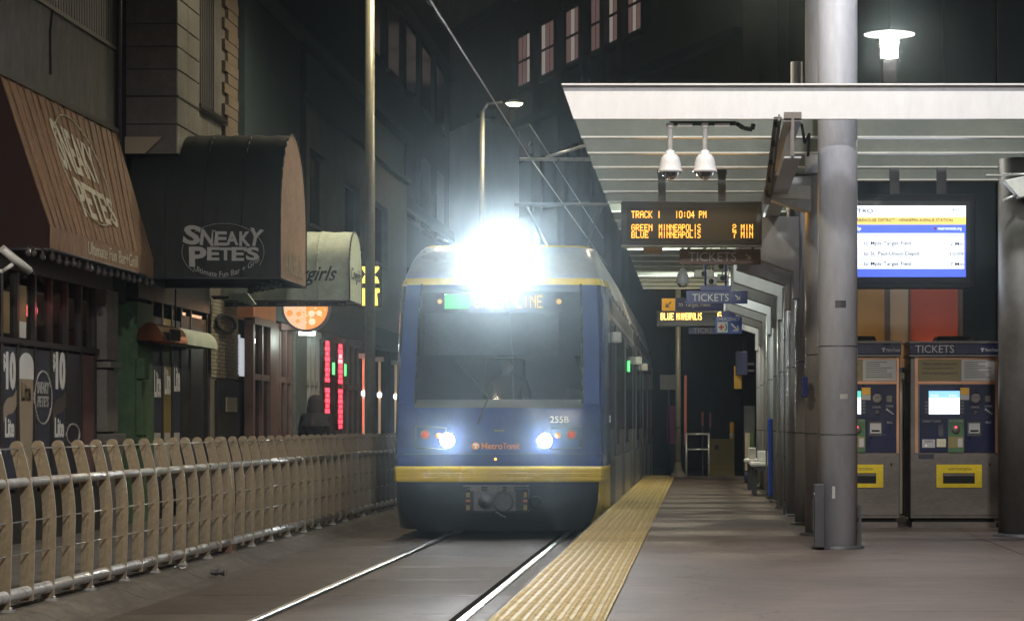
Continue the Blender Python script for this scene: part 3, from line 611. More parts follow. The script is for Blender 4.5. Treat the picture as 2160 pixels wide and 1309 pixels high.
# ------------------------------------------------------------------ the signs farther down
Y2 = 30.8
t = flat_sign('ticket_sign', 'blue TICKETS sign with white arrow hanging mid platform', 'sign', Y2, 1447, 1577, 613, 640, 'sign_blue')
lettering('TICKETS', 'print_white', t, (PX(1460, Y2), PX(1537, Y2), PZ(635, Y2), PZ(619.5, Y2)), 'y', Y2 - .004); arrow(t, 'print_white', PX(1556, Y2), PZ(627, Y2), .042, Y2 - .006)
B('header', 'sign_blue', t, PX(1477, Y2), PX(1542, Y2), Y2 + .01, Y2 + .05, PZ(613, Y2) + .003, PZ(602, Y2))
MB().cyl((PX(1488, Y2), Y2 + .03, PZ(602, Y2)), (PX(1488, Y2), Y2 + .03, 3.86), .013, n=8).cyl((PX(1531, Y2), Y2 + .03, PZ(602, Y2)), (PX(1531, Y2), Y2 + .03, 3.86), .013, n=8).build('hanger', 'sign_blue', t)
Y4 = 44.7
t = thing('departure_board', 'distant LED departure board with yellow arrow tile at the platform end', 'departure board', (0, Y4, PZ(690, Y4)))
B('housing', 'black_plastic', t, PX(1385, Y4), PX(1535, Y4), Y4, Y4 + .2, PZ(688, Y4), PZ(656, Y4), .01)
led_text('BLUE', 'led_white_amber', t, PX(1394, Y4), PX(1421, Y4), PZ(674, Y4), PZ(660, Y4), Y4 - .004); led_text('MINNEAPOLIS', 'led_white_amber', t, PX(1427, Y4), PX(1480, Y4), PZ(674, Y4), PZ(660, Y4), Y4 - .004); led_text('6', 'led_white_amber', t, PX(1514, Y4), PX(1523, Y4), PZ(670, Y4), PZ(658, Y4), Y4 - .004)
B('name_panel', 'sign_navy', t, PX(1424.5, Y4), PX(1535, Y4), Y4 + .02, Y4 + .08, PZ(655, Y4), PZ(628, Y4))
tl = B('arrow_tile', 'sign_yellow', t, PX(1396, Y4), PX(1424, Y4), Y4 + .01, Y4 + .08, PZ(655, Y4), PZ(629, Y4)); arrow(tl, 'print_dark', PX(1410, Y4), PZ(642, Y4), .07, Y4 + .006, -1, -1)
lettering('to Target Field', 'print_grey', t, (PX(1431, Y4), PX(1498, Y4), PZ(649, Y4), PZ(636, Y4)), 'y', Y4 + .016)
MB().box(PX(1450, Y4), PX(1453, Y4), Y4 + .04, Y4 + .07, PZ(628, Y4), 3.86).box(PX(1520, Y4), PX(1523, Y4), Y4 + .04, Y4 + .07, PZ(628, Y4), 3.86).build('hanger', 'dark_steel', t)
t = flat_sign('ticket_sign', 'farthest blue TICKETS sign, half hidden by the emergency sign', 'sign', Y4 + .15, 1452, 1535, 688.5, 704, 'sign_blue')
lettering('TICKETS', 'print_grey', t, (PX(1462, Y4), PX(1522, Y4), PZ(701.5, Y4), PZ(690.5, Y4)), 'y', Y4 + .146)
Y3 = 38.0
t = flat_sign('emergency_sign', 'blue EMERGENCY phone sign with white cross panel and arrow', 'sign', Y3, 1508, 1565, 667, 703.5, 'sign_bright_blue')
lettering('EMERGENCY', 'print_white', t, (PX(1512, Y3), PX(1561, Y3), PZ(676.5, Y3), PZ(670, Y3)), 'y', Y3 - .004, bold=.01)
B('symbol_panel', 'print_white', t, PX(1513, Y3), PX(1535, Y3), Y3 - .008, Y3 - .001, PZ(701, Y3), PZ(679, Y3), .003)
MB().box(PX(1516, Y3), PX(1527, Y3), Y3 - .012, Y3 - .0085, PZ(691.6, Y3), PZ(688, Y3)).box(PX(1519.7, Y3), PX(1523.3, Y3), Y3 - .0125, Y3 - .009, PZ(695.5, Y3), PZ(684.5, Y3)).build('cross', 'print_red', t)
MB().tube([(PX(1529, Y3), Y3 - .012, PZ(683, Y3)), (PX(1532, Y3), Y3 - .012, PZ(687, Y3)), (PX(1532, Y3), Y3 - .012, PZ(693, Y3)), (PX(1529, Y3), Y3 - .012, PZ(697, Y3))], .008, 6).build('handset', 'print_dark', t)
arrow(t, 'print_white', PX(1550, Y3), PZ(690, Y3), .08, Y3 - .006)
MB().cyl((PX(1536, Y3), Y3 + .03, PZ(667, Y3)), (PX(1536, Y3), Y3 + .03, 3.86), .015, n=8).build('hanger', 'galvanised', t)
B('cap', 'sign_blue', t, PX(1522, Y3), PX(1552, Y3), Y3 + .005, Y3 + .05, PZ(667, Y3) + .003, PZ(656, Y3))
# cameras and speakers above the blue sign
Y5 = 31.6
d = thing('dome_camera', 'grey dome camera left of the blue TICKETS sign', 'camera', (PX(1440, Y5), Y5, 3.2))
x, z = PX(1440, Y5), PZ(598, Y5)
MB().lathe((x, Y5, z), [(.08, 0), (.085, .03), (.07, .12), (.03, .19), (.015, .2)], 20).build('housing', 'grey_paint', d); MB().lathe((x, Y5, z), [(.07, 0), (.05, -.04), (.0005, -.06)], 16).build('dome', 'clear_glass', d)
MB().cyl((x, Y5, z + .19), (x, Y5, 3.86), .014, n=8).build('pendant', 'grey_paint', d)
for i, (px, py, l, lb) in enumerate(((1485, 578, .28, 'white loudspeaker box hanging above the blue TICKETS sign'), (1521, 563, .2, 'small white bullet camera above the blue TICKETS sign'), (1500, 594, .14, 'lower white lamp fitting just over the blue TICKETS sign header'), (1524, 587, .16, 'square white sensor box right above the blue TICKETS sign'))):
    Yq = Y5 + .35 * (i % 2); x, z = PX(px, Yq), PZ(py, Yq)
    t = thing(('loudspeaker', 'bullet_camera', 'lamp_fitting', 'sensor_box')[i], lb, ('loudspeaker', 'camera', 'lamp', 'sensor')[i], (x, Yq, z - .05))
    MB().prism([(x - l / 2, z - .05), (x + l / 2, z - .05), (x + l / 2.3, z + .05), (x - l / 2.3, z + .05)], 'y', Yq - .09, Yq + .09).build('housing', 'seat_white', t, .02)
    MB().lathe((x, Yq - .09, z), [(.035, .0), (.035, -.02), (.0005, -.022)], 12, 'y').build('lens', 'dark_steel', t)
    MB().cyl((x, Yq, z + .04), (x, Yq, 3.86), .01, n=6).build('bracket', 'galvanised', t)
# ------------------------------------------------------------------ passenger information screen
YM = 22.9; mx_ = lambda p: PX(p, YM); mz = lambda p: PZ(p, YM)
t = thing('information_screen', 'lit blue and white train times screen behind the thick column', 'screen', (mx_(1915), YM, mz(608)))
B('housing', 'matte_black', t, mx_(1752), mx_(2058), YM, YM + .16, mz(608), mz(409), .015)
B('bezel', 'black_plastic', t, mx_(1764), mx_(2046), YM - .008, YM - .001, mz(596), mz(424))
def scr(n, m, x0, x1, y0, y1, d=.012): return B(n, m, t, mx_(x0), mx_(x1), YM - d, YM - d + .003, mz(y1), mz(y0))
scr('screen_header', 'screen_white', 1775, 2037, 434, 458); scr('screen_band', 'screen_yellow', 1775, 2037, 458.2, 473.8); scr('screen_band', 'screen_blue', 1775, 2037, 474, 584)
for a, b in ((492, 503.4), (504.4, 524.6), (525.6, 545.6), (546.6, 567)): scr('screen_row', 'screen_white', 1778, 2033.5, a, b, .016)
def scrt(s, m, x0, x1, y0, y1, bold=.012): lettering(s, m, t, (mx_(x0), mx_(x1), mz(y1), mz(y0)), 'y', YM - .0165, bold=bold)
scrt('METRO', 'screen_ink', 1788, 1841, 440.5, 449.5); scrt('10:04pm', 'screen_pale_ink', 1990, 2028, 439, 449)
scrt('WAREHOUSE DISTRICT / HENNEPIN AVENUE STATION', 'screen_ink', 1797, 2009, 461, 468); scrt('NexTrip', 'screen_white', 1778, 1816, 478, 488, .01); scrt('metrotransit.org', 'screen_white', 1978, 2028, 479, 487, .006)
MB().box(mx_(1969), mx_(1975), YM - .02, YM - .0165, mz(482), mz(480)).box(mx_(1971), mx_(1973), YM - .02, YM - .0165, mz(487), mz(482)).build('logo', 'print_red', t)
scrt('DESTINATION', 'screen_pale_ink', 1821, 1874, 493.5, 500); scrt('DEPARTS', 'screen_pale_ink', 2000, 2031, 493.5, 500)
for a, b, y in (('to Mpls-Target Field', '2 Min', 509), ('to St. Paul-Union Depot', '10:09', 530.5), ('to Mpls-Target Field', '7 Min', 552)):
    scrt(a, 'screen_ink', 1821, 1940 if 'Paul' in a else 1922, y, y + 10.5); scrt(b, 'screen_ink', 2004, 2032, y + 1, y + 9, .006)
lamp_light('screen_glow', 'AREA', (mx_(1925), YM - .05, mz(509)), 6, (.75, .85, 1), t, (1.1, .65), (mx_(1925), YM - 5, mz(509) - .3))
MB().box(mx_(1880), mx_(1900), YM + .16, YM + .22, mz(520), 3.86).box(mx_(1980), mx_(2000), YM + .16, YM + .22, mz(520), 3.86).build('hanger', 'dark_steel', t)
# ------------------------------------------------------------------ ticket machines
YT = 24.2
def ticket_machine(dx, label, teal):
    X = lambda p: PX(p, YT) + dx; Z = lambda p: PZ(p, YT)
    t = thing('ticket_machine', label, 'ticket machine', (X(2012), YT, ZP), 'ticket machines under the screen')
    MB().box(X(1920), X(2106), YT, YT + .7, ZP + .09, Z(749)).build('cabinet', 'steel_brushed', t, .01)
    B('plinth', 'steel_brushed', t, X(1924), X(2102), YT + .03, YT + .66, ZP, ZP + .055); B('plinth_gap', 'matte_black', t, X(1928), X(2098), YT + .05, YT + .6, ZP + .056, ZP + .089)
    h = B('header', 'ticket_blue', t, X(1918), X(2108), YT - .05, YT + .68, Z(748), Z(724), .006); B('header_trim', 'steel_brushed', h, X(1916), X(2110), YT - .06, YT + .7, Z(723.6), Z(719.5)); B('header_trim', 'steel_brushed', h, X(1917), X(2109), YT - .055, YT + .69, Z(752), Z(748.5))
    lettering('TICKETS', 'print_grey', h, (X(1930), X(2011), Z(744), Z(728)), 'y', YT - .053)
    lettering('MetroTransit', 'print_grey', h, (X(2077), X(2106), Z(741.5), Z(734.5)), 'y', YT - .053); MB().box(X(2067), X(2075), YT - .056, YT - .051, Z(736), Z(734)).box(X(2069.5), X(2072.5), YT - .056, YT - .051, Z(742), Z(736)).build('logo', 'print_grey', h)
    MB().prism([(X(1974), Z(719.3)), (X(2058), Z(719.3)), (X(2054), Z(708)), (X(1979), Z(708))], 'y', YT + .05, YT + .4).build('top_box', 'dark_steel', t)
    fr = MB()
    for a, b, c, d in ((1930, 1936, 752, 955), (2099, 2104, 752, 955), (1936, 2099, 803.5, 809.5), (1936, 2099, 754, 757)): fr.box(X(a), X(b), YT - .014, YT, Z(d), Z(c))
    fr.build('copper_frame', 'copper_trim', t)
    ip = B('info_panel', 'olive_print', t, X(1938), X(2027), YT - .006, YT - .001, Z(803), Z(758)); B('info_panel', 'print_grey', t, X(2028), X(2098), YT - .006, YT - .001, Z(803), Z(758))
    for k, s in enumerate(('Make ticket selection', 'using buttons below', 'before inserting payment')): lettering(s, 'print_dark', ip, (X(1946), X(2020 - 8 * (k == 1)), Z(770 + 10 * k), Z(763 + 10 * k)), 'y', YT - .0062)
    ln = MB()
    for k in range(9): ln.box(X(2034), X(2034 + random.choice((30, 45, 56))), YT - .0075, YT - .0062, Z(764 + 4 * k), Z(762.8 + 4 * k))
    ln.build('print_lines', 'print_dark', t)
    cs = B('console', 'ticket_blue', t, X(1939.5), X(2098.5), YT - .012, YT - .001, Z(953), Z(811))
    y = YT - .013
    def Q(n, m, a, b, c, d, pr=.004, par=cs): return B(n, m, par, X(a), X(b), y - pr, y, Z(d), Z(c))
    s = Q('screen', 'screen_white', 1959, 2024, 824, 873, .006); B('screen_band', 'screen_teal' if teal else 'screen_sky', s, X(1959), X(2024), y - .0085, y - .0065, Z(838), Z(824))
    dots = MB()
    for q in (1965, 1971, 1977, 2003, 2009, 2015): dots.cyl((X(q), y - .011, Z(834)), (X(q), y - .0088, Z(834)), .008, n=8)
    dots.build('screen_icons', 'screen_white', s)
    lamp_light('screen_glow', 'AREA', (X(1991), y - .03, Z(848)), .8, (.8, .9, 1), s, (.3, .22), (X(1991), y - 3, Z(848)))
    for k in range(4): Q('button', 'steel_brushed', 1951, 1957, 846 + 7 * k, 850 + 7 * k); Q('button', 'steel_brushed', 2027, 2033, 846 + 7 * k, 850 + 7 * k)
    Q('sticker', 'sign_yellow', 2025.5, 2044, 817, 832); Q('sticker', 'print_grey', 2025.5, 2044, 832.3, 843)
    MB().lathe((X(2058), y, Z(840)), [(.05, 0), (.05, -.012), (.042, -.014), (.0005, -.008)], 20, 'y').build('speaker', 'steel_brushed', cs)
    lettering('CANCEL', 'print_grey', cs, (X(2048), X(2066), Z(860), Z(856)), 'y', y); MB().lathe((X(2058), y, Z(869)), [(.022, 0), (.02, -.012), (.0005, -.014)], 14, 'y').build('cancel_button', 'steel_brushed', cs)
    Q('coin_slot', 'steel_brushed', 2078, 2089, 834, 847); lettering('COINS', 'print_grey', cs, (X(2077), X(2092), Z(858), Z(854)), 'y', y)
    for q in range(4): MB().cyl((X(2079 + 4 * q), y - .003, Z(863 + 3 * q)), (X(2079 + 4 * q), y, Z(863 + 3 * q)), .011 - .001 * q, n=10).build('coin_picture', 'print_grey', cs)
    Q('card_stripe', 'print_green', 1999.5, 2033, 883, 953, .002); Q('card_print', 'olive_print', 2000, 2032, 920, 944, .004); Q('card_picture', 'print_grey', 2020, 2030, 924, 942, .006)
    lettering('GO-TO CARD', 'print_grey', cs, (X(2002), X(2031), Z(889), Z(885.5)), 'y', y - .002)
    MB().lathe((X(2016), y - .002, Z(905)), [(.044, 0), (.042, -.012), (.03, -.018), (.0005, -.02)], 20, 'y').build('card_reader', 'steel_brushed', cs); MB().lathe((X(2016), y - .021, Z(900)), [(.01, 0), (.0005, -.006)], 10, 'y').build('reader_lamp', 'neon_red', cs)
    Q('bill_slot', 'dark_steel', 2040, 2069, 888, 919, .01); B('bill_tray', 'print_grey', cs, X(2043), X(2066), y - .016, y - .0105, Z(913), Z(892)); B('bill_mouth', 'matte_black', cs, X(2046), X(2063), y - .019, y - .0165, Z(910), Z(906))
    lettering('BILLS', 'print_grey', cs, (X(2079), X(2090), Z(892), Z(888)), 'y', y); lettering('CREDIT CARD', 'print_grey', cs, (X(1946), X(1984), Z(890), Z(885.5)), 'y', y)
    Q('card_slot', 'dark_steel', 1979, 1989, 896, 920, .012); Q('audio_label', 'print_grey', 1945, 1972, 926, 943.5); lettering('AUDIO', 'print_dark', cs, (X(1951), X(1967), Z(932), Z(928)), 'y', y - .0045); Q('instruction_label', 'print_cream', 1975.5, 1995, 925, 942)
    MB().cyl((X(1953), y - .008, Z(939)), (X(1953), y - .004, Z(939)), .011, n=12).build('audio_jack', 'print_white', cs)
    B('serial_label', 'print_dark', t, X(1937), X(1970), YT - .004, YT - .001, Z(967), Z(957))
    yf = MB()
    for a, b, c, d in ((1975, 2071, 979, 997), (1975, 2071, 1019, 1027.5), (1975, 1989, 997, 1019), (2056, 2071, 997, 1019)): yf.box(X(a), X(b), YT - .01, YT - .001, Z(d), Z(c))
    yf.build('ticket_tray_frame', 'train_yellow', t); B('ticket_tray', 'matte_black', t, X(1989), X(2056), YT - .003, YT - .001, Z(1019), Z(997)); B('tray_flap', 'steel_brushed', t, X(1990), X(2055), YT - .007, YT - .004, Z(1003), Z(998))
    lettering('MONEY/TICKET RETURN', 'olive_print', t, (X(2000), X(2050), Z(991), Z(986)), 'y', YT - .0105)
    lk = B('lock_plate', 'steel_brushed', t, X(2084), X(2092), YT - .006, YT - .001, Z(993), Z(972)); B('lock', 'matte_black', lk, X(2086), X(2090), YT - .009, YT - .0065, Z(982), Z(976))
    B('door_line', 'matte_black', t, X(1924), X(2102), YT - .0025, YT - .0005, Z(1086.5), Z(1085.5))
ticket_machine(0., 'ticket machine with a bright screen, beside the dark edge column', False)
ticket_machine(-.987, 'ticket machine half hidden behind the thick round column', True)
# ------------------------------------------------------------------ glazed windbreak behind the machines
YB = 25.3
t = thing('windbreak', 'red and ochre glazed windbreak behind the ticket machines', 'windbreak', (2.2, YB, ZP))
bx_ = lambda p: PX(p, YB)
for n, m, a, b in (('pane', 'panel_ochre', 1760, 1866), ('pane', 'panel_beige', 1878, 1916), ('pane', 'panel_red', 1921, 2021)): B(n, m, t, bx_(a), bx_(b), YB + .02, YB + .03, ZP + .1, 3.3)
for a, b in ((1866.5, 1877.5), (1916.5, 1920.5), (2021.5, 2031), (1750, 1759.5)): B('mullion', 'steel_brushed', t, bx_(a), bx_(b), YB, YB + .08, ZP, 3.4)
B('top_rail', 'steel_brushed', t, bx_(1750), bx_(2031), YB - .01, YB + .09, 3.4, 3.46)
wl = B('added_wash', 'dark_steel', t, bx_(1765), bx_(2015), YB - .2, YB - .12, 1.95, 2.0)  # added fixture, unseen, washes the panes with warm light
lamp_light('added_wash_red', 'AREA', (bx_(1975), YB - .16, 2.02), 1.1, (1, .5, .3), wl, (.4, .04), (bx_(1975), YB + .1, 2.6)); lamp_light('added_wash_amber', 'AREA', (bx_(1835), YB - .16, 2.02), .8, (1, .7, .3), wl, (.4, .04), (bx_(1835), YB + .1, 2.5))
# ------------------------------------------------------------------ disc lamp above the canopy
YL = 24.32; x = PX(1876, YL); z = lambda p: PZ(p, YL)
t = thing('disc_lamp', 'white disc topped post lamp shining above the canopy', 'lamp', (x, YL, 4.14))
MB().cyl((x, YL, 4.14), (x, YL, z(130)), .06, n=20).build('post', 'dark_steel', t); B('neck', 'neck_black', t, x - .07, x + .07, YL - .07, YL + .07, z(176), z(128))
MB().lathe((x, YL, z(72)), [(.255, -.012), (.258, .0), (.15, .022), (.06, .03), (.0005, .032)], 40).lathe((x, YL, z(72)), [(.255, -.012), (.0005, -.02)], 40).build('disc', 'white_paint', t)
MB().cyl((x, YL, z(122)), (x, YL, z(82)), .085, .095, n=24).build('lamp_glass', 'lamp_white', t)
rg = MB()
for k in range(3): rg.lathe((x, YL, z(88 + 5 * k)), [(.105, -.004), (.112, 0), (.105, .004), (.1, 0), (.105, -.004)], 24)
rg.build('guard_ring', 'steel_brushed', t); MB().cyl((x - .09, YL, z(125)), (x - .09, YL, z(78)), .007, n=6).cyl((x + .09, YL, z(125)), (x + .09, YL, z(78)), .007, n=6).build('guard_rod', 'steel_brushed', t)
lamp_light('disc_lamp_light', 'POINT', (x, YL - .2, z(92)), 70, (1, .95, .85), t, .1)
# ================================================================== platform furniture farther down
t = thing('bench', 'white slatted platform bench between the grey columns', 'bench', (.95, 36.2, ZP))
for i, y in enumerate((35.0, 35.75)):
    s = MB().box(.74, 1.2, y, y + .6, .80, .87).build('seat', 'seat_white', t, .03); MB().box(.86, 1.2, y + .22, y + .3, .87, 1.03).build('armrest', 'seat_white', t, .015)
MB().box(.78, .84, 35.1, 35.2, ZP, .8).build('leg', 'dark_steel', t); MB().box(.78, .84, 36.0, 36.1, ZP, .8).build('leg', 'dark_steel', t); MB().box(.8, 1.1, 35.0, 36.3, .76, .8).build('bearer', 'dark_steel', t)
t = thing('bench', 'second white platform bench behind the first one', 'bench', (.9, 39.4, ZP))
MB().box(.72, 1.2, 38.2, 39.4, .80, .87).build('seat', 'seat_white', t, .03); MB().box(.78, .9, 38.3, 38.4, .87, 1.05).build('armrest', 'seat_white', t, .015); MB().box(.78, .84, 38.4, 38.5, ZP, .8).build('leg', 'dark_steel', t); MB().box(.78, .84, 39.1, 39.2, ZP, .8).build('leg', 'dark_steel', t)
t = thing('map_panel', 'narrow blue information pylon standing by the grey columns', 'pylon', (1.0, 33.3, ZP))
B('panel', 'sign_bright_blue', t, .965, 1.02, 33.5, 34.1, .42, 1.5, .02); B('foot', 'dark_steel', t, .95, 1.04, 33.5, 34.1, ZP, .42)
t = thing('emergency_phone', 'slim emergency phone post with blue and white top', 'phone post', (1.03, 38.6, ZP))
B('post', 'matte_black', t, 1.02, 1.1, 39.55, 39.6, ZP, 1.75); B('phone_panel', 'print_grey', t, 1.0, 1.09, 39.5, 39.54, 1.62, 1.86); B('phone_sign', 'sign_bright_blue', t, 1.0, 1.09, 39.5, 39.54, 1.87, 2.12); B('symbol', 'print_white', t, 1.03, 1.085, 39.49, 39.497, 1.94, 2.07)
t = thing('advert_board', 'green and pale blue poster board at the far platform side', 'board', (.9, 43.2, ZP))
B('poster', 'panel_beige', t, .82, .9, 43.2, 43.24, .6, 1.27); MB().box(.902, .97, 43.2, 43.24, .9, 1.27).build('poster_strip', 'green_spill_and_poster', t); B('frame', 'dark_steel', t, .8, .99, 43.25, 43.3, ZP, 1.75); B('rubbish_sack', 'sign_navy', t, .8, 1.0, 42.9, 43.19, ZP, .58, .06)
t = thing('notice_box', 'dark blue notice box high on the far columns', 'notice', (.77, 44, 2.3)); B('box', 'sign_navy', t, .66, .88, 44, 44.12, 2.32, 2.75, .01); B('bracket', 'dark_steel', t, .88, 1.0, 44.03, 44.06, 2.5, 2.54); B('bracket', 'dark_steel', t, .88, 1.0, 44.03, 44.06, 2.38, 2.42)
t = thing('notice_plate', 'yellow plate hanging below the dark blue notice box', 'notice', (.7, 44.2, 2.0)); MB().box(.635, .775, 44.2, 44.23, 2.07, 2.49).build('plate', 'sign_yellow', t, .005); B('clip', 'dark_steel', t, .7, .9, 44.24, 44.26, 2.4, 2.44)
t = thing('far_post', 'cream round post at the far end of the platform', 'post', (-.42, 48, ZP))
MB().cyl((-.42, 48, ZP), (-.42, 48, 4.1), .055, n=18).build('shaft', 'pole_cream', t); MB().lathe((-.42, 48, ZP), [(.056, .3), (.09, .12), (.17, .03), (.18, 0)], 18).build('base', 'kerb_concrete', t); MB().lathe((-.42, 48, 1.35), [(.057, 0), (.064, .005), (.064, .04), (.057, .045)], 18).build('band', 'dark_steel', t)
t = thing('handrail', 'grey tube handrail closing the platform end', 'railing', (-.05, 48.7, ZP))
for x in (-.26, .19): MB().cyl((x, 48.7, ZP), (x, 48.7, 1.24), .02, n=10).build('post', 'galvanised', t)
for z in (.92, 1.23): MB().cyl((-.27, 48.7, z), (.2, 48.7, z), .02, n=10).build('rail', 'galvanised', t)
t = thing('marker_post', 'tall red marker post beside the cream post', 'marker', (-.28, 49.1, 0)); MB().box(-.305, -.255, 49.08, 49.12, 1.0, 2.42).build('blade', 'panel_red', t); MB().box(-.29, -.27, 49.12, 49.14, -.06, 1.0).build('stake', 'dark_steel', t)
for i, (px, y0, y1, Y, lb) in enumerate(((1482, 868, 897, 58, 'short red marker post beyond the platform handrail'), (1498, 870, 900, 66, 'faint red marker post farthest beyond the handrail'))):
    x = PX(px, Y); t = thing('marker_post', lb, 'marker', (x, Y, 0)); MB().box(x - .025, x + .025, Y, Y + .03, PZ(y1, Y), PZ(y0, Y)).build('blade', 'panel_red', t); MB().box(x - .012, x + .012, Y + .031, Y + .05, -.06, PZ(y1, Y) + .1).build('stake', 'dark_steel', t)
t = thing('barrier', 'yellow concrete barrier across the street behind the platform', 'barrier', (.55, 62, -.06))
MB().prism([(61.7, -.06), (62.4, -.06), (62.3, .25), (62.12, .4), (62.1, 1.06), (61.95, 1.06), (61.93, .4), (61.8, .25)], 'x', .24, .9).build('block', 'olive_print', t); MB().box(.4, .5, 61.92, 61.945, .8, .9).build('reflector', 'print_dark', t)
t = thing('bollard', 'yellow bollard standing beyond the platform', 'bollard', (.86, 63.5, -.06)); MB().cyl((.86, 63.5, -.06), (.86, 63.5, 1.45), .06, n=14).lathe((.86, 63.5, 1.45), [(.06, 0), (.05, .03), (.0005, .05)], 14).build('shaft', 'sign_yellow', t); MB().lathe((.86, 63.5, 1.1), [(.061, 0), (.064, .01), (.064, .08), (.061, .09)], 14).build('band', 'print_white', t)
t = thing('hoarding', 'magenta hoarding panel beyond the platform end', 'hoarding', (PX(1415, 66), 66, -.06)); MB().box(PX(1407, 66), PX(1425, 66), 66, 66.05, .9, 1.95).build('panel', mat('hoarding_pink', (.25, .05, .16), .6), t); B('leg', 'dark_steel', t, PX(1410, 66), PX(1412, 66), 66.05, 66.1, -.06, 1.0); B('leg', 'dark_steel', t, PX(1420, 66), PX(1422, 66), 66.05, 66.1, -.06, 1.0)
t = thing('street_sign', 'pale blank sign panel beyond the tram tail', 'sign', (PX(1408, 64), 64, -.06)); MB().box(PX(1392, 64), PX(1425, 64), 64, 64.03, PZ(821, 64), PZ(790, 64)).build('panel', 'wall_pale', t); MB().cyl((PX(1411, 64), 64.05, -.06), (PX(1411, 64), 64.05, 2.7), .03, n=8).build('post', 'dark_steel', t)
for i, (px, py, Y, r, lb) in enumerate(((1461, 786, 90, .12, 'white globe street light far beyond the handrail'), (1447, 780, 95, .05, 'tiny white light beside the far globe light'), (1563, 897, 80, .09, 'low round white light near the far board'))):
    x, z = PX(px, Y), PZ(py, Y); t = thing('globe_lamp', lb, 'lamp', (x, Y, -.06)); MB().lathe((x, Y, z), [(.0005, -r), (r * .7, -r * .7), (r, 0), (r * .7, r * .7), (.0005, r)], 14).build('globe', 'far_lamp', t); MB().cyl((x, Y + .02, -.06), (x, Y + .02, z - r * .9), .035, n=8).build('post', 'dark_steel', t)

# ================================================================== street lamps and overhead line
def street_lamp(xp, Y, xl, zl, power, col, label, spread=150, r=.085, blend=.6):
    t = thing('street_lamp', label, 'street lamp', (xp, Y, -.06), 'street lamps')
    MB().cyl((xp, Y, -.06), (xp, Y, zl - .15), r, r * .8, n=20).build('pole', 'pole_cream', t); MB().lathe((xp, Y, -.06), [(r, .6), (r * 1.5, .5), (r * 1.7, .16), (r * 2.1, .15), (r * 2.2, 0)], 20).build('base', 'pole_cream', t)
    s = 1 if xl > xp else -1
    MB().tube([(xp, Y, zl - .2), (xp + s * .15, Y, zl + .02), (xl - s * .3, Y, zl + .07)], .03, 10).build('arm', 'galvanised', t)
    MB().lathe((xl, Y, zl + .03), [(.22, 0), (.22, .02), (.17, .07), (.08, .1), (.0005, .11)], 24).build('lamp_head', 'grey_paint', t)
    MB().lathe((xl, Y, zl + .03), [(.21, 0), (.16, -.05), (.08, -.07), (.0005, -.075)], 24).build('lamp_glass', 'lamp_warm', t)
    lamp_light('street_light', 'SPOT', (xl, Y, zl - .08), power, col, t, .3, (xl, Y, 0), spread, blend)
    return t
WARM = (1, .82, .56)
street_lamp(-5.4, 60, PX(1085, 60), PZ(221, 60), 400, WARM, 'distant cream street lamp glowing over the far street', 165)
street_lamp(-5.12, 37.6, -4.2, 9.4, 1000, WARM, 'tall cream lamp pole rising behind the fence, its head above the picture', 165)
street_lamp(-5.3, 14.8, -4.0, 9.4, 1500, WARM, 'near street lamp on the pavement, outside the picture', 168)
street_lamp(3.3, 16.4, 1.7, 9.6, 1800, (.97, .97, 1), 'near street lamp on the platform, outside the picture', 165)
street_lamp(3.3, 3.0, 1.4, 9.6, 6800, (1, .95, .9), 'street lamp behind the viewer, on the platform side', 170, blend=.12)
street_lamp(2.35, 40, 1.2, 9.6, 2400, (1, .88, .62), 'added lamp lighting the awnings from behind the canopy, its pole hidden by the thick column', 168)  # added unseen lamp, throws light across the street onto the awnings
t = thing('contact_wire', 'bright overhead contact wire above the track', 'wire', (TC, 30, 5.5)); MB().cyl((TC - .13, -4, 5.5), (TC - .13, 37, 5.5), .012, n=6).cyl((TC - .13, 37, 5.5), (TC + .1, 62, 5.5), .012, n=6).build('wire', 'cable_steel', t)
MB().cyl((TC - .13, 37, 6.0), (TC, 62, 6.2), .008, n=6).build('messenger_wire', 'cable_steel', t)
t = thing('catenary_arm', 'grey tube arm holding the overhead wire near the canopy', 'wire support', (-1, 37, 5.4))
MB().tube([(-2.75, 37, 5.47), (1.4, 37, 5.47)], .028, 8).tube([(-2.35, 37, 5.5), (-1.6, 37, 5.72), (1.4, 37, 6.4)], .022, 8).build('tube', 'galvanised', t); MB().tube([(TC - .12, 37, 5.74), (TC - .18, 37, 5.6), (TC - .13, 37, 5.5)], .014, 6).lathe((TC - .12, 37, 5.6), [(.05, -.06), (.06, -.03), (.05, 0), (.06, .03), (.05, .06)], 12).build('insulator', 'dark_steel', t)
MB().cyl((1.5, 37.3, ZP), (1.5, 37.3, 7.0), .09, n=16).box(1.36, 1.5, 36.98, 37.3, 5.42, 5.5).box(1.36, 1.5, 36.98, 37.3, 6.35, 6.42).build('mast', 'grey_paint', t)

# ================================================================== the bar building
def fz(py, Y): return PZ(py, Y)
bar = thing('bar_building', 'dark bar with poster windows, concrete band and stone pier', 'building', (FX, 26, .1))
B('wall', 'shopfront_dark', bar, FX - 4, FX - .55, 16, 39.2, .0, 9)
B('upper_wall', 'concrete_wall', bar, FX - .5, FX, 16, 31.0, 5.2, 6.2); B('band_ledge', 'frame_dark', bar, FX - .4, FX + .06, 16, 31.02, 5.14, 5.2); B('band_ledge', 'frame_dark', bar, FX - .4, FX + .03, 16, 31.02, 6.2, 6.25)
B('lintel_wall', 'shopfront_dark', bar, FX - .5, FX - .02, 16, 31.0, 3.1, 5.14)
cl = MB()
for k in range(125):
    y = 16 + .12 * k; cl.box(FX - .06, FX - .01, y, y + .07, 6.26, 8.8)
cl.box(FX - .4, FX - .06, 16, 31.0, 6.26, 8.8); cl.build('corrugated_cladding', 'cladding', bar, kind='stuff')
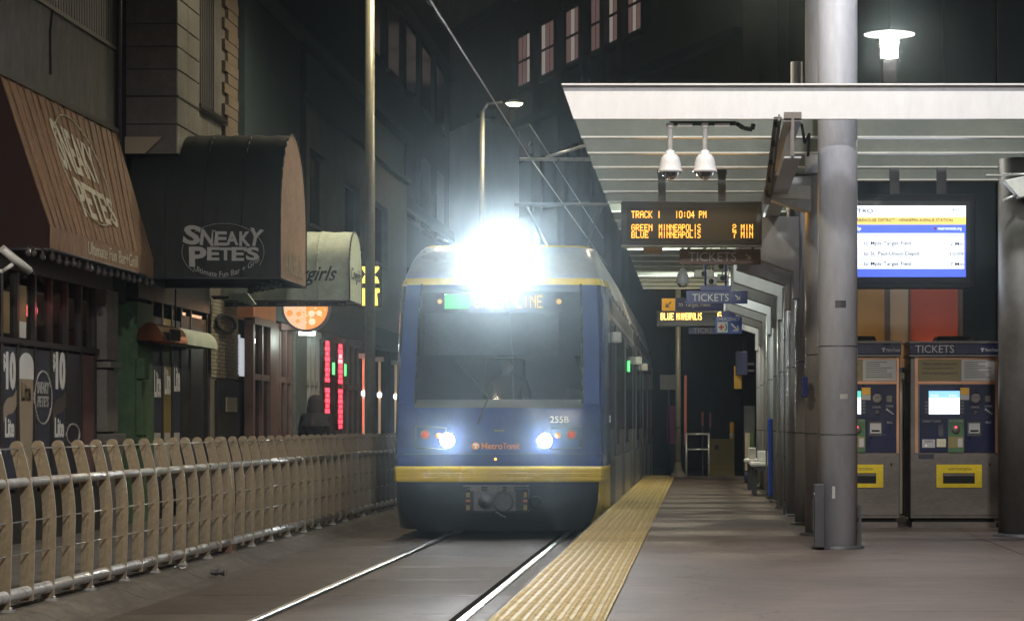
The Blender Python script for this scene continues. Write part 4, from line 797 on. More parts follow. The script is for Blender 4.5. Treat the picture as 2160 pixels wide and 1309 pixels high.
MB().tube([(FX + .01, 28.0, 6.2), (FX + .01, 27.9, 5.95), (FX + .01, 27.92, 5.45)], .014, 6).build('cable', 'matte_black', bar)
B('downpipe', 'matte_black', bar, FX - .5, FX - .05, 31.03, 31.85, 3.0, 9); MB().cyl((FX + .06, 31.03, 4.4), (FX + .06, 31.03, 9), .03, n=8).build('pipe', 'dark_steel', bar)
# stone pier above the barrel awning
ys = [325, 262, 203, 146, 98, 50, -5, -60, -120, -180]; Yp = 31.9
for a, b in zip(ys[:-1], ys[1:]): B('stone_panel', 'pier_stone', bar, FX - .1, -6.9, Yp, Yp + .1, fz(a, Yp) + .006, fz(b, Yp) - .006)
B('pier_core', 'frame_dark', bar, FX - .1, -6.92, Yp + .1, 33.28, fz(325, Yp) + .01, 9.4); B('pier_ledge', 'frame_dark', bar, FX - .1, -6.87, Yp - .012, 33.3, fz(203, Yp) - .012, fz(203, Yp) + .012)
for a, b in zip(ys[:-1], ys[1:]):
    for y0, y1 in ((31.91, 32.56), (32.58, 33.29)): B('metal_panel', 'pier_metal', bar, -6.92, -6.885, y0, y1, fz(a, Yp) + .012, fz(b, Yp) - .012)
MB().prism([(PX(252, 31.8), fz(289, 31.8)), (PX(342, 31.8), fz(289, 31.8)), (PX(306, 31.8), fz(324, 31.8)), (PX(262, 31.8), fz(324, 31.8))][::-1], 'y', 31.78, 31.88).build('soffit_panel', 'panel_beige', bar)
# shopfront windows
MU = [-70, -35, 2, 36, 73, 107, 140, 170, 200]
B('sill', 'frame_dark', bar, FX - .15, FX + .05, FY(-70), FY(200) + .1, .1, .65); B('transom', 'frame_dark', bar, FX - .05, FX + .045, FY(-70), FY(200) + .06, 2.29, 2.35); B('window_head', 'frame_dark', bar, FX - .15, FX + .02, FY(-70), FY(200) + .06, 3.1, 3.2)
for p in MU: B('mullion', 'frame_dark', bar, FX - .08, FX + .014, FY(p) - .045, FY(p) + .045, .65, 3.1)
for a, b in zip(MU[:-1], MU[1:]):
    for z0, z1 in ((.66, 2.28), (2.36, 3.09)): B('pane', 'window_glass', bar, FX - .03, FX - .026, FY(a) + .05, FY(b) - .05, z0, z1)
xp = FX + .004
def poster(a, b, m='print_dark', z0=.7, z1=2.26): return B('poster', m, bar, xp - .01, xp, FY(a) + .06, FY(b) - .06, z0, z1)
def pz(py, p): return fz(py, FY(p))
def ptext(par, s, m, a, b, y0, y1, bold=.02, shear=0.): return lettering(s, m, par, (FY(a), FY(b), pz(y1, (a + b) / 2), pz(y0, (a + b) / 2)), 'x', xp + .004, bold=bold, shear=shear)
navy = mat('poster_navy', (.03, .035, .06), .5, var=.15)
for a, b in ((2, 36), (107, 140)):
    p = poster(a, b, 'poster_navy'); k = (b - a) / 34
    ptext(p, '$', 'print_white', a + 2, a + 8, 745, 783); ptext(p, '10', 'print_white', a + 9, a + 29, 741, 822, .05)
    rb = MB(); n = 8; rows = [[], []]
    for i in range(n + 1):
        u = FY(a + 3) + (FY(b - 3) - FY(a + 3)) * i / n; c = pz(855, a) + .1 * (i / n - .5) * 2 + .03 * math.sin(i / n * 6); rows[0].append((xp + .006, u, c - .09)); rows[1].append((xp + .006, u, c + .09))
    rb.grid(rows, False).build('ribbon', 'panel_beige' if a < 50 else 'steel_brushed', p); ptext(p, 'Lite', 'print_white', a + 7, a + 26, 880, 922, .03)
    B('poster', 'olive_print', bar, xp - .01, xp, FY(a) + .08, FY(b) - .3, 2.4, 2.85) if a < 50 else None
p = poster(36, 73, 'print_dark'); gl = MB(); u0, u1 = FY(39), FY(68); um = (u0 + u1) / 2
gl.prism([(u0 + .06, .72), (u1 - .06, .72), (u1, pz(798, 53)), (u0, pz(798, 53))], 'x', xp + .003, xp + .008).build('beer_glass', 'panel_beige', p)
MB().prism([(u0 - .01, pz(799, 53)), (u1 + .01, pz(799, 53))] + [(um + (u1 - um + .01) * math.cos(q), pz(770, 53) + .14 * math.sin(q)) for q in [math.pi * i / 10 for i in range(11)]], 'x', xp + .004, xp + .01).build('beer_foam', 'print_white', p)
ptext(p, 'Lite', 'print_dark', 43, 63, 806, 846, .03)
B('poster', 'olive_print', bar, xp - .01, xp, FY(38), FY(55), 2.5, 2.95); B('poster', 'print_white', bar, xp - .008, xp + .002, FY(39), FY(54), 2.37, 2.55)
p = poster(73, 107, 'poster_navy')
def oval(par, m, cu, cv, ru, rv, at, face='x', r=.012, n=36, a0=0., a1=6.2832):
    pts = []
    for i in range(n + 1):
        q = a0 + (a1 - a0) * i / n; u, v = cu + ru * math.cos(q), cv + rv * math.sin(q); pts.append((at, u, v) if face == 'x' else (u, at, v))
    return MB().tube(pts, r, 5).build('oval', m, par)
oval(p, 'print_grey', FY(89), pz(838, 89), .36, .3, xp + .006); ptext(p, 'SNEAKY', 'print_grey', 76, 102, 805, 830, .02, .2); ptext(p, "PETE'S", 'print_grey', 77, 101, 834, 858, .02, .2)
p = poster(170, 200, mat('poster_red', (.12, .06, .06), .5, var=.4, scale=2)); p = poster(140, 170, 'print_dark'); oval(p, 'print_grey', FY(152), pz(915, 152), .3, .12, xp + .006)
# bottle shaped neon behind the glass
nb = thing('neon_bottle_sign', 'red neon bottle sign glowing in the bar window', 'neon sign', (FX - .1, FY(97), 2.5))
un = FY(97)
def nz(py): return fz(py, un)
for nme, m, w_, y0, y1 in (('cap', 'neon_green', .045, 625, 634), ('neck', 'neon_red', .05, 634.5, 648), ('bottle', 'neon_pink', .11, 648.5, 678), ('base', 'neon_blue', .1, 679, 686)):
    pl = [(un - w_, nz(y1)), (un + w_, nz(y1)), (un + w_ * .85, nz(y0)), (un - w_ * .85, nz(y0))]; MB().prism(pl, 'x', FX - .07, FX - .05).build(nme, m, nb)
lamp_light('neon_glow', 'POINT', (FX + .12, un, nz(655)), 1.2, (1, .15, .15), nb, .08)
MB().cyl((FX - .09, un, nz(625)), (FX - .09, un, 3.1), .006, n=5).build('hanger', 'matte_black', nb)
# pilaster, recessed entrance, door surround with green light spill in its colour
for k, (z0, z1, d) in enumerate(((.1, 1.15, .16), (1.17, 1.3, .2), (1.32, 2.1, .1), (2.12, 2.2, .15), (2.22, 3.1, .1))): B('pilaster_block', 'pier_stone', bar, FX - .3, FX + d, FY(208), FY(233), z0, z1, .01)
B('recess_wall', 'matte_black', bar, FX - .54, FX - .5, FY(233), FY(286), .1, 4.9); B('green_lit_jamb', 'green_spill_and_poster', bar, FX - .3, FX + .02, FY(287), FY(319), .1, 3.05); B('green_lit_jamb_panel', 'green_spill_and_poster', bar, FX + .02, FX + .05, FY(300), FY(317), .3, 1.85, .01)
for k, (z0, z1, d) in enumerate(((.1, 1.1, .1), (1.12, 1.25, .14), (1.27, 2.0, .08), (2.02, 2.3, .12))): B('jamb_block', 'green_spill_and_poster', bar, FX, FX + d, FY(286), FY(296), z0, z1, .01)
dm = [320, 342, 362, 382, 402, 436]
for p_ in dm: B('door_mullion', 'frame_dark', bar, FX - .05, FX + .012, FY(p_) - .04, FY(p_) + .04, .1, 3.1)
for i, (a, b) in enumerate(zip(dm[:-1], dm[1:])):
    B('pane', 'window_glass', bar, FX - .03, FX - .026, FY(a) + .05, FY(b) - .05, .3, 3.05)
    if i < 3:
        p = B('poster', 'poster_navy' if i != 1 else 'olive_print', bar, xp - .01, xp, FY(a) + .06, FY(b) - .06, .5, 2.9)
        ptext(p, 'Lite', 'print_white', a + 4, b - 4, 780 - 6 * i, 838 - 6 * i, .03); B('poster_picture', 'print_grey', p, xp + .001, xp + .004, FY(a) + .12, FY(b) - .14, .7, 1.3)
    else: B('door_leaf', 'shopfront_dark', bar, xp - .03, xp, FY(a) + .05, FY(b) - .05, .1, 3.0)
B('door_head', 'shopfront_dark', bar, FX - .3, FX + .04, FY(286), FY(437), 3.1, 4.6)
# painted brick pier
Ya, Yb = FY(440), FY(498)
bp = B('brick_backing', 'mortar', bar, FX - .4, FX + .02, Ya, Yb, .1, 3.6)
bw, bh = (Yb - Ya) / 5, .058
bme = MB().box(0, .018, -bw / 2 + .007, bw / 2 - .007, .004, bh - .004).mesh('brick', 'brick_cream'); hme = MB().box(0, .018, -bw / 4 + .007, bw / 4 - .007, .004, bh - .004).mesh('brick', 'brick_cream')
for r_ in range(21):
    z = 2.14 + r_ * bh
    if r_ % 2 == 0:
        for k in range(5): place('brick', bme, bp, (FX + .018 + random.uniform(0, .006), Ya + bw * (k + .5), z))
    else:
        place('brick', hme, bp, (FX + .02, Ya + bw / 4, z)); place('brick', hme, bp, (FX + .02, Yb - bw / 4, z))
        for k in range(4): place('brick', bme, bp, (FX + .018 + random.uniform(0, .006), Ya + bw * (k + 1), z))
B('plinth_panel', 'frame_dark', bar, FX, FX + .06, FY(450), FY(498), .1, 2.1); B('notice', 'print_cream', bar, FX + .06, FX + .066, FY(468), FY(492), 1.62, 1.85)
oval(bar, 'matte_black', FY(466), fz(683, 38), .75, .13, FX + .08, 'x', .03)
# upper wall past the pier
B('upper_wall', 'concrete_wall', bar, FX - .4, FX - .02, 33.3, Yb, 3.62, 9.2); rb = MB()
for k in range(9): rb.box(FX - .02, FX + .03, 36.1 + .14 * k, 36.16 + .14 * k, 6.2, 9)
rb.build('ribbed_panel', 'cladding', bar); B('ledge', 'frame_dark', bar, FX - .02, FX + .08, 36.0, 38.1, 6.14, 6.2)
for k in range(26):
    z = 4.6 + .17 * k; B('quoin', 'brick_tan', bar, FX - .02, FX + .03 + .006 * (k % 3), FY(470 + 7 * (k % 2)), Yb - .01, z + .006, z + .164)
# ------------------------------------------------------------------ big slanted awning
aw = thing('slanted_awning', 'brown slanted awning with bar logo over the poster windows', 'awning', (FX, 28, 3.28))
AFX, AY0, AY1, AZ0, AZ1, AZ2 = -6.93, 25.8, 30.95, 3.28, 3.53, 5.2
YH = 29.85
def ax(z): return FX + .02 + (AZ2 - z) / (AZ2 - AZ1) * (AFX - FX - .02)
nS = 9; sl_ = MB()
for i in range(nS):
    a0 = AY0 + (YH - AY0) * i / nS; a1 = AY0 + (YH - AY0) * (i + 1) / nS; b0 = AY0 + (31.0 - AY0) * i / nS; b1 = AY0 + (31.0 - AY0) * (i + 1) / nS
    sl_.grid([[(ax(z) - .012 * (1 - abs(q - .5) * 2), (a0 + (a1 - a0) * q) * tt + (b0 + (b1 - b0) * q) * (1 - tt), z) for q in (0, .25, .5, .75, 1)] for tt, z in [(k / 6, AZ2 + (AZ1 - AZ2) * k / 6) for k in range(7)]])
sl_.build('slope', 'awning_brown', aw)
for i in range(2 * nS + 1):
    q_ = i / (2 * nS); ya_ = AY0 + (31.0 - AY0) * q_; yb_ = AY0 + (YH - AY0) * q_
    MB().cyl((ax(AZ2) + .002, ya_, AZ2), (ax(AZ1) + .002, yb_, AZ1), .009, n=5).build('seam', 'awning_brown', aw)
MB().add([(FX + .02, 31.0, AZ2), (AFX, YH, AZ1), (AFX - .06, AY1, AZ1 - .0)], [(0, 1, 2)]).build('hip_panel', 'awning_brown', aw)
MB().add([(FX + .02, 31.0, AZ2), (AFX - .06, AY1, AZ1), (FX + .02, 31.0, AZ1)], [(0, 1, 2)]).build('far_end', 'awning_brown', aw)
MB().box(AFX - .01, AFX, AY0, YH, AZ0, AZ1).add([(AFX, YH, AZ0), (AFX - .06, AY1, AZ0), (AFX - .06, AY1, AZ1), (AFX, YH, AZ1)], [(0, 1, 2, 3)]).build('valance', 'awning_brown', aw)
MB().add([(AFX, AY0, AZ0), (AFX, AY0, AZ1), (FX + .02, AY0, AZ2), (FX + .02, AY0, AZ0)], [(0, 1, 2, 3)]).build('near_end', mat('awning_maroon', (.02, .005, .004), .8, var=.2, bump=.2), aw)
MB().tube([(AFX, AY0, AZ0), (AFX, YH, AZ0), (AFX - .06, AY1, AZ0)], .015, 6).tube([(AFX, AY0, AZ0), (FX, AY0, AZ0)], .015, 6).build('frame_tube', 'dark_steel', aw)
def slope_text(s, m, u0, u1, v0, v1, bold, drop):
    vs, fs = text_mesh(s, 1., bold, .0); a0 = min(v[0] for v in vs); a1 = max(v[0] for v in vs); b0 = min(v[1] for v in vs); b1 = max(v[1] for v in vs); out = []
    for x, y, z in vs:
        p = (x - a0) / (a1 - a0); u = u0 + p * (u1 - u0); v = v0 + (y - b0) / (b1 - b0) * (v1 - v0) * (1 - .25 * p) + drop * p; out.append((ax(v) + (.006 if z < 0 else .012), u, v))
    return MB().add(out, fs).build('lettering', m, aw)
slope_text('SNEAKY', 'print_cream', 27.35, 29.0, 4.3, 4.9, .02, -.02); slope_text("PETE'S", 'print_cream', 27.6, 29.2, 3.78, 4.26, .02, .0)
pts = []
for i in range(41):
    q = 2 * math.pi * i / 40; v = 4.38 + .64 * math.sin(q); pts.append((ax(v) + .008, 28.3 + 1.0 * math.cos(q), v))
MB().tube(pts, .01, 5).build('oval', 'print_cream', aw)
lettering('Ultimate Fun Bar+Grill', 'print_cream', aw, (27.4, 29.8, 3.34, 3.49), 'x', AFX + .003, bold=.0)
# light bulbs strung below it
bs = thing('bulb_string', 'string of round clear bulbs along the awning edge', 'string lights', (AFX, 27, 3.1))
MB().tube([(AFX - .02, 24.9 + .3 * k, 3.27 - .015 * (k % 2)) for k in range(21)], .006, 5).build('cord', 'matte_black', bs)
bul = MB().lathe((0, 0, 0), [(.014, .06), (.016, .035), (.032, .01), (.035, -.012), (.025, -.035), (.0005, -.045)], 12).mesh('bulb', 'bulb_glass')
for k in range(20): place('bulb', bul, bs, (AFX - .02 + random.uniform(-.02, .02), 25.0 + .3 * k, 3.2 + random.uniform(-.015, .015)))
sc_ = thing('security_camera', 'white bullet security camera by the awning corner', 'camera', (-6.95, 24.4, 2.95))
bd = MB(); a, b = Vector((-6.98, 24.2, 3.17)), Vector((-6.78, 24.5, 2.96)); bd.cyl(a, b, .045, n=4); bd.build('housing', 'seat_white', sc_); MB().tube([(-6.9, 24.3, 3.02), (-7.0, 24.3, 2.95), (FX, 24.3, 2.98)], .02, 8).build('arm', 'seat_white', sc_); MB().cyl(b, b + (b - a) * .05, .035, n=12).build('lens', 'matte_black', sc_)
# ------------------------------------------------------------------ barrel awning over the entrance
def barrel(name, label, y0, y1, xf, z0, zs, zt, m, mf):
    t = thing(name, label, 'awning', (FX, y0, z0)); ym = (y0 + y1) / 2; h = (y1 - y0) / 2; n = 20
    arch = [(y0, z0)] + [(ym - h * math.cos(math.pi * i / n), zs + (zt - zs) * math.sin(math.pi * i / n)) for i in range(n + 1)] + [(y1, z0)]
    wr = lambda k, q: .012 + .007 * math.sin(k * 1.9 + q * .7) + .005 * math.sin(k * .9 - q * 1.7)
    MB().grid([[(FX + (xf - FX) * k / 24, y + (wr(k, q) if q < 3 else 0) * (y < ym), z - (wr(k, q) if z > zs else 0)) for k in range(25)] for q, (y, z) in enumerate(arch)]).build('cover', m, t)
    for k in (6, 12, 18): MB().tube([(FX + (xf - FX) * k / 24, y, z + .002) for y, z in arch], .006, 5).build('seam', m, t)
    MB().add([(xf, y, z) for y, z in arch], [tuple(range(len(arch)))]).build('front_panel', mf, t)
    MB().tube([(xf + .004, y, z) for y, z in arch], .012, 6).tube([(FX, y0, z0), (xf, y0, z0), (xf, y1, z0), (FX, y1, z0)], .014, 6).build('frame_tube', 'dark_steel', t)
    return t
ba = barrel('barrel_awning', 'dark barrel awning with grey bar logo over the entrance', 31.7, 33.8, -5.5, 3.33, 4.05, 5.33, 'awning_dark', mat('awning_tan', (.55, .38, .29), .75, var=.15, bump=.2, dirt=.2))
Yb_ = 31.7; bX = lambda p: PX(p, Yb_); bZ = lambda p: PZ(p, Yb_); yl = Yb_ - .006
def logo_word(letters, m, par, yl):
    for ch, x0, x1, y0, y1, rot in letters:
        vs, fs = text_mesh(ch, 1., .035); a0 = min(v[0] for v in vs); a1 = max(v[0] for v in vs); b0 = min(v[1] for v in vs); b1 = max(v[1] for v in vs); out = []
        cx, cz = (bX(x0) + bX(x1)) / 2, (bZ(y0) + bZ(y1)) / 2
        for x, y, z in vs:
            u = bX(x0) + (x - a0) / (a1 - a0) * (bX(x1) - bX(x0)) - cx; v = bZ(y1) + (y - b0) / (b1 - b0) * (bZ(y0) - bZ(y1)) - cz
            out.append((cx + u * math.cos(rot) - v * math.sin(rot), yl - (0 if z < 0 else .004), cz + u * math.sin(rot) + v * math.cos(rot)))
        MB().add(out, fs).build('letter', m, par)
logo_word([('S', 387, 424, 475, 516, -.12), ('N', 423, 453, 484, 518, -.1), ('E', 450, 479, 488, 518, 0), ('A', 477, 503, 488, 517, .02), ('K', 505, 529, 488, 519, 0), ('Y', 524, 554, 482, 519, -.2),
           ('P', 399, 436, 520, 562, .02), ('E', 437, 463, 521, 549, 0), ('T', 463, 489, 522, 549, 0), ('E', 489, 515, 521, 550, 0), ("'", 515, 520, 521, 530, -.3), ('S', 519, 547, 521, 549, 0)], 'print_grey', ba, yl)
def arc_warp(u, v):
    c = bX(468); k = (u - c) / (bX(545) - bX(409)); return u, v + .55 * k * k + .03 * k
lettering('Ultimate Fun Bar + Grill', 'print_grey', ba, (bX(409), bX(547), bZ(584), bZ(572)), 'y', yl, warp=arc_warp)
MB().tube([(bX(472) + 85 / F * Yb_ * math.cos(q), yl, bZ(531) + 60 / F * Yb_ * math.sin(q)) for q in [R(-28) + R(176) * i / 30 for i in range(31)]], .004, 5).build('oval', 'print_grey', ba); MB().tube([(bX(472) + 88 / F * Yb_ * math.cos(q), yl, bZ(531) + 60 / F * Yb_ * math.sin(q)) for q in [R(165) + R(60) * i / 12 for i in range(13)]], .004, 5).build('oval', 'print_grey', ba)
lettering('14 N 5th St.', 'print_cream', ba, (32.0, 33.5, 3.42, 3.72), 'x', -5.49)
bb = thing('lamp_cluster', 'dark lamps and bulbs under the barrel awning', 'lamps', (-5.8, 32.6, 3.2))
for k in range(6): MB().lathe((-5.6 - .12 * k, 32.2 + .25 * k, 3.28), [(.03, .04), (.05, 0), (.055, -.04), (.0005, -.06)], 12).build('lamp', 'matte_black' if k % 2 else 'bulb_glass', bb)
MB().tube([(-5.5, 32.0, 3.32), (-6.3, 33.6, 3.32)], .012, 5).build('cord', 'matte_black', bb)
ht = thing('wall_heater', 'half round copper and cream heater beside the entrance', 'heater', (-7.3, 33.8, 2.5))
def halfround(n, m, y0, y1):
    arc = [(-7.3 + .17 * math.cos(q), 2.53 + .24 * math.sin(q)) for q in [math.pi * i / 10 for i in range(11)]]; return MB().grid([[(x, y, z) for x, z in arc] for y in (y0, y1)]).add([(x, y0, z) for x, z in arc], [tuple(range(11))]).add([(x, y1, z) for x, z in arc], [tuple(range(11))]).build(n, m, ht)
halfround('reflector', 'copper_metal', 32.1, 33.7); halfround('hood', 'awning_cream', 33.71, 35.8); B('grille', 'matte_black', ht, -7.12, -7.1, 32.5, 33.1, 2.55, 2.7); MB().cyl((-7.3, 33.7, 2.76), (-7.3, 33.7, 3.3), .012, n=6).build('hanger', 'matte_black', ht)
# ------------------------------------------------------------------ cream awning next door
ca = barrel('barrel_awning', 'cream barrel awning with dark script lettering next door', 38.0, 39.35, -5.5, 3.36, 3.98, 4.5, 'awning_cream', 'awning_cream')
bX = lambda p: PX(p, 38.0); bZ = lambda p: PZ(p, 38.0)
lettering('Cowgirls', mat('script_ink', (.03, .04, .05), .6, var=0), ca, (bX(578), bX(711), bZ(602), bZ(560)), 'y', 37.994, shear=.45, bold=.015)
lettering('Cowgirls', 'script_ink', ca, (38.15, 39.2, 3.65, 3.9), 'x', -5.49, shear=.3)
B('light_bar', 'matte_black', ca, FX, -5.55, 38.0, 38.06, 3.27, 3.34)
for k in range(11): MB().lathe((FX + .2 + .165 * k, 37.99, 3.305), [(.022, .01), (.02, -.01), (.0005, -.02)], 10, 'y').build('bulb', 'bulb_glass', ca)
fd = thing('floodlight', 'small pale floodlight under the dark awning corner', 'floodlight', (PX(500, 37), 37, 3.3)); MB().prism([(PX(485, 37), PZ(618, 37)), (PX(522, 37), PZ(619, 37)), (PX(538, 37), PZ(641, 37)), (PX(530, 37), PZ(643, 37)), (PX(490, 37), PZ(630, 37))], 'y', 37, 37.15).build('housing', 'awning_cream', fd); MB().tube([(PX(480, 37), 37.1, PZ(625, 37)), (PX(440, 37), 37.1, PZ(627, 37)), (FX, 37.1, PZ(627, 37))], .03, 8).build('arm', 'matte_black', fd)
# ================================================================== the next building down the street
nx = thing('grey_building', 'grey two storey building beyond the bar with shop windows', 'building', (FX, 48, .1))
B('core', 'shopfront_dark', nx, FX - 8, FX - .5, 39.25, 62, 0, 8.4)
B('upper_wall', 'wall_slate', nx, FX - .5, FX, 39.9, 45.7, 3.7, 8.6); B('dark_recess', 'matte_black', nx, FX - .5, FX - .3, 39.25, 39.88, .1, 8.6)
WN = ((46.6, 48.7, 5.3, 6.75), (51.2, 53.4, 5.25, 6.6), (55.8, 58.2, 5.2, 6.6))
# pale wall around its windows
cuts = [45.75] + [v for a in WN for v in a[:2]] + [62]
for i in range(0, len(cuts), 2): B('upper_wall', 'wall_grey', nx, FX - .5, FX + .0, cuts[i], cuts[i + 1], 3.7, 7.55)
for a, b, z0, z1 in WN:
    B('upper_wall', 'wall_grey', nx, FX - .5, FX, a, b, 3.7, z0); B('upper_wall', 'wall_grey', nx, FX - .5, FX, a, b, z1, 7.55)
    w_ = B('window', 'frame_dark', nx, FX - .2, FX - .16, a, b, z0, z1); B('pane', 'window_black', w_, FX - .15, FX - .14, a + .06, (a + b) / 2 - .04, z0 + .06, z1 - .06); B('pane', 'window_black', w_, FX - .15, FX - .14, (a + b) / 2 + .04, b - .06, z0 + .06, z1 - .06); B('window_sill', 'wall_grey', w_, FX - .1, FX + .06, a - .08, b + .08, z0 - .07, z0 - .01)
B('cornice', 'wall_slate', nx, FX - .5, FX + .12, 45.5, 62, 7.56, 7.68); B('cornice', 'wall_slate', nx, FX - .6, FX + .15, 39.25, 62, 8.62, 8.8); B('parapet', 'wall_slate', nx, FX - .5, FX - .06, 45.75, 62, 7.7, 8.6); B('pilaster', 'matte_black', nx, FX - .1, FX + .06, 45.4, 45.8, 3.7, 8.6); B('band', 'wall_grey', nx, FX, FX + .05, 39.9, 42.5, 5.6, 5.75)
B('shop_fascia', mat('fascia_orange', (.4, .17, .08), .6, var=.15), nx, FX - .3, FX + .06, FY(527), FY(575), 3.2, 3.65); B('shop_fascia', 'wall_slate', nx, FX - .3, FX + .05, FY(576), 61, 3.25, 3.68)
def shopwin(a, b, lit, fm, z0=.4, zt=2.22, z1=3.1, n=2, gm='window_glass'):
    w_ = B('shop_window', fm, nx, FX - .1, FX + .05, FY(a) - .08, FY(a) + .08, z0, z1)
    for k in range(1, n + 1):
        u = FY(a) + (FY(b) - FY(a)) * k / n; B('mullion', fm, w_, FX - .1, FX + .05, u - .06, u + .06, z0, z1)
    B('transom', fm, w_, FX - .08, FX + .04, FY(a) + .08, FY(b) - .06, zt - .05, zt + .05); B('window_head', fm, w_, FX - .1, FX + .08, FY(a) - .1, FY(b) + .1, z1, z1 + .12)
    B('pane', gm, w_, FX - .02, FX - .01, FY(a) + .09, FY(b) - .07, z0, z1)
    for m, p, q, c, d in lit: B('lit_interior', m, w_, FX - .4, FX - .35, FY(p), FY(q), c, d)
shopwin(530, 566, (('shop_lit', 535, 550, 2.28, 2.95), ('shop_lit', 553, 559, 2.25, 2.9)), 'frame_brown')
shopwin(586, 611, (('shop_lit_pink', 589, 594, 2.3, 2.95), ('shop_lit_pink', 600, 607, 2.3, 2.8)), 'frame_brown')
B('shop_pier', 'frame_brown', nx, FX - .3, FX + .04, FY(567), FY(585), .1, 3.2); B('shop_pier', 'wall_grey', nx, FX - .3, FX + .1, FY(612), FY(636), .1, 3.25)
shopwin(640, 668, (), 'wall_pale', n=3); shopwin(720, 754, (), 'wall_grey', n=3); B('doorway', 'wall_grey', nx, FX - .3, FX - .25, FY(670), FY(718), .1, 3.2)
for i, (px, lb) in enumerate(((687, 'segmented red light strip on the dark doorway, nearer one'), (714.5, 'segmented red light strip on the dark doorway, farther one'))):
    y = FY(px); s = F / y; t = thing('light_strip', lb, 'light strip', (FX, y, 1.2), 'red light strips of the doorway'); B('channel', 'matte_black', t, FX - .03, FX + .02, y - .26, y + .26, 1.3, 3.1)
    for k in range(17):
        if k == 8: continue
        z = 1.34 + .104 * k; B('segment', 'neon_pink' if i and k in (13, 14) else 'neon_red', t, FX + .021, FX + .05, y - (.2 if k % 2 else .13), y + (.2 if k % 2 else .13), z, z + .082)
    lamp_light('strip_glow', 'AREA', (FX + .12, y, 2.2), 2.2, (1, .08, .08), t, (.2, 1.6), (0, y, 2.2))
for i, (px, py) in enumerate(((699.5, 777), (724, 780))):
    y = FY(px); z = PZ(py, y); t = thing('green_light', ('small green light between the red strips', 'small green light past the farther red strip')[i], 'light', (FX, y, z)); B('lamp', 'neon_green', t, FX + .03, FX + .05, y - .1, y + .1, z - .12, z + .12); B('case', 'matte_black', t, FX - .02, FX + .028, y - .14, y + .14, z - .16, z + .16)
t = thing('wall_lamp', 'white tube lamp under the pizza sign', 'lamp', (-6.7, 43, 3.0)); x, z = PX(648, 43), PZ(703, 43); MB().cyl((x - .15, 43, z), (x + .14, 43, z), .035, n=10).build('tube', 'tube_white', t); MB().box(x - .16, x + .16, 42.98, 43.04, z + .036, z + .06).build('holder', 'seat_white', t); MB().tube([(x - .15, 43, z + .05), (FX, 43, z + .05)], .015, 6).build('arm', 'dark_steel', t)
lamp_light('tube_glow', 'POINT', (x, 43.4, z - .12), 22, (.85, 1, .88), t, .08)
for i, px in enumerate((767, 800.5, 834.5)):
    Y = 5100 * 7.0 / (1475 - px); x = -7.0; t = thing('lit_post', ORDN[i] + ' warm lit slender column beyond the lamp pole, counted from it', 'column', (x, Y, .1), 'warm lit slender columns')
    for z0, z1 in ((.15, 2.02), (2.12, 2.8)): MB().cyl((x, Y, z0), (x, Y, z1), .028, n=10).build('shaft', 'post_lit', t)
    MB().lathe((x, Y, 2.07), [(.0005, -.06), (.05, -.04), (.05, .04), (.0005, .06)], 10).build('lamp', 'tube_white', t); B('cap', 'wall_pale', t, x - .09, x + .09, Y - .09, Y + .09, 2.8, 2.9); B('foot', 'dark_steel', t, x - .08, x + .08, Y - .08, Y + .08, .1, .15)
# ------------------------------------------------------------------ pizza sign
YZ = 40.6; x, z = PX(645, YZ), PZ(648, YZ); rr = 52 / F * YZ
pzs = thing('pizza_sign', 'round lit pizza sign hanging below the cream awning', 'sign', (x, YZ, z - rr))
MB().lathe((x, YZ, z), [(rr * .9, 0), (rr, 0), (rr, .1), (rr * .9, .1)], 40, 'y').build('rim', 'pizza_rim', pzs)
for nme, m, a in (('half', 'pizza_pale', .5), ('half', 'pizza_orange', -.5)):
    MB().prism([(x + rr * .9 * math.cos(q), z + rr * .9 * math.sin(q)) for q in [math.pi * a + math.pi * i / 20 for i in range(21)]], 'y', YZ + .005, YZ + .09).build(nme, m, pzs)
for px, py, r_, m in ((611, 660, 7, 'pizza_orange'), (630, 662, 5.5, 'pizza_orange'), (628, 677, 5, 'pizza_orange'), (657, 661, 6.5, 'pizza_cream'), (673, 660, 5.5, 'pizza_cream'), (658, 678, 7, 'pizza_cream')):
    MB().cyl((PX(px, YZ), YZ - .002, PZ(py, YZ)), (PX(px, YZ), YZ + .004, PZ(py, YZ)), r_ / F * YZ, n=16).build('topping', m, pzs)
for k in range(26):
    a = random.uniform(math.pi, 2 * math.pi); q = random.uniform(.2, .8) * rr; u, v = x + q * math.cos(a), z + q * math.sin(a); MB().box(u - .012, u + .012, YZ, YZ + .004, v - .007, v + .007).build('crumb', 'pizza_cream' if u > x else 'pizza_orange', pzs)
MB().box(x - .02, x + .02, YZ + .04, YZ + .06, z + rr, 3.9).tube([(x, YZ + .05, 3.88), (FX, YZ + .05, 3.88)], .02, 6).build('hanger', 'dark_steel', pzs)
lamp_light('sign_glow', 'AREA', (x, YZ - .06, z), 3, (1, .6, .35), pzs, (.6, .6), (x, 0, z))
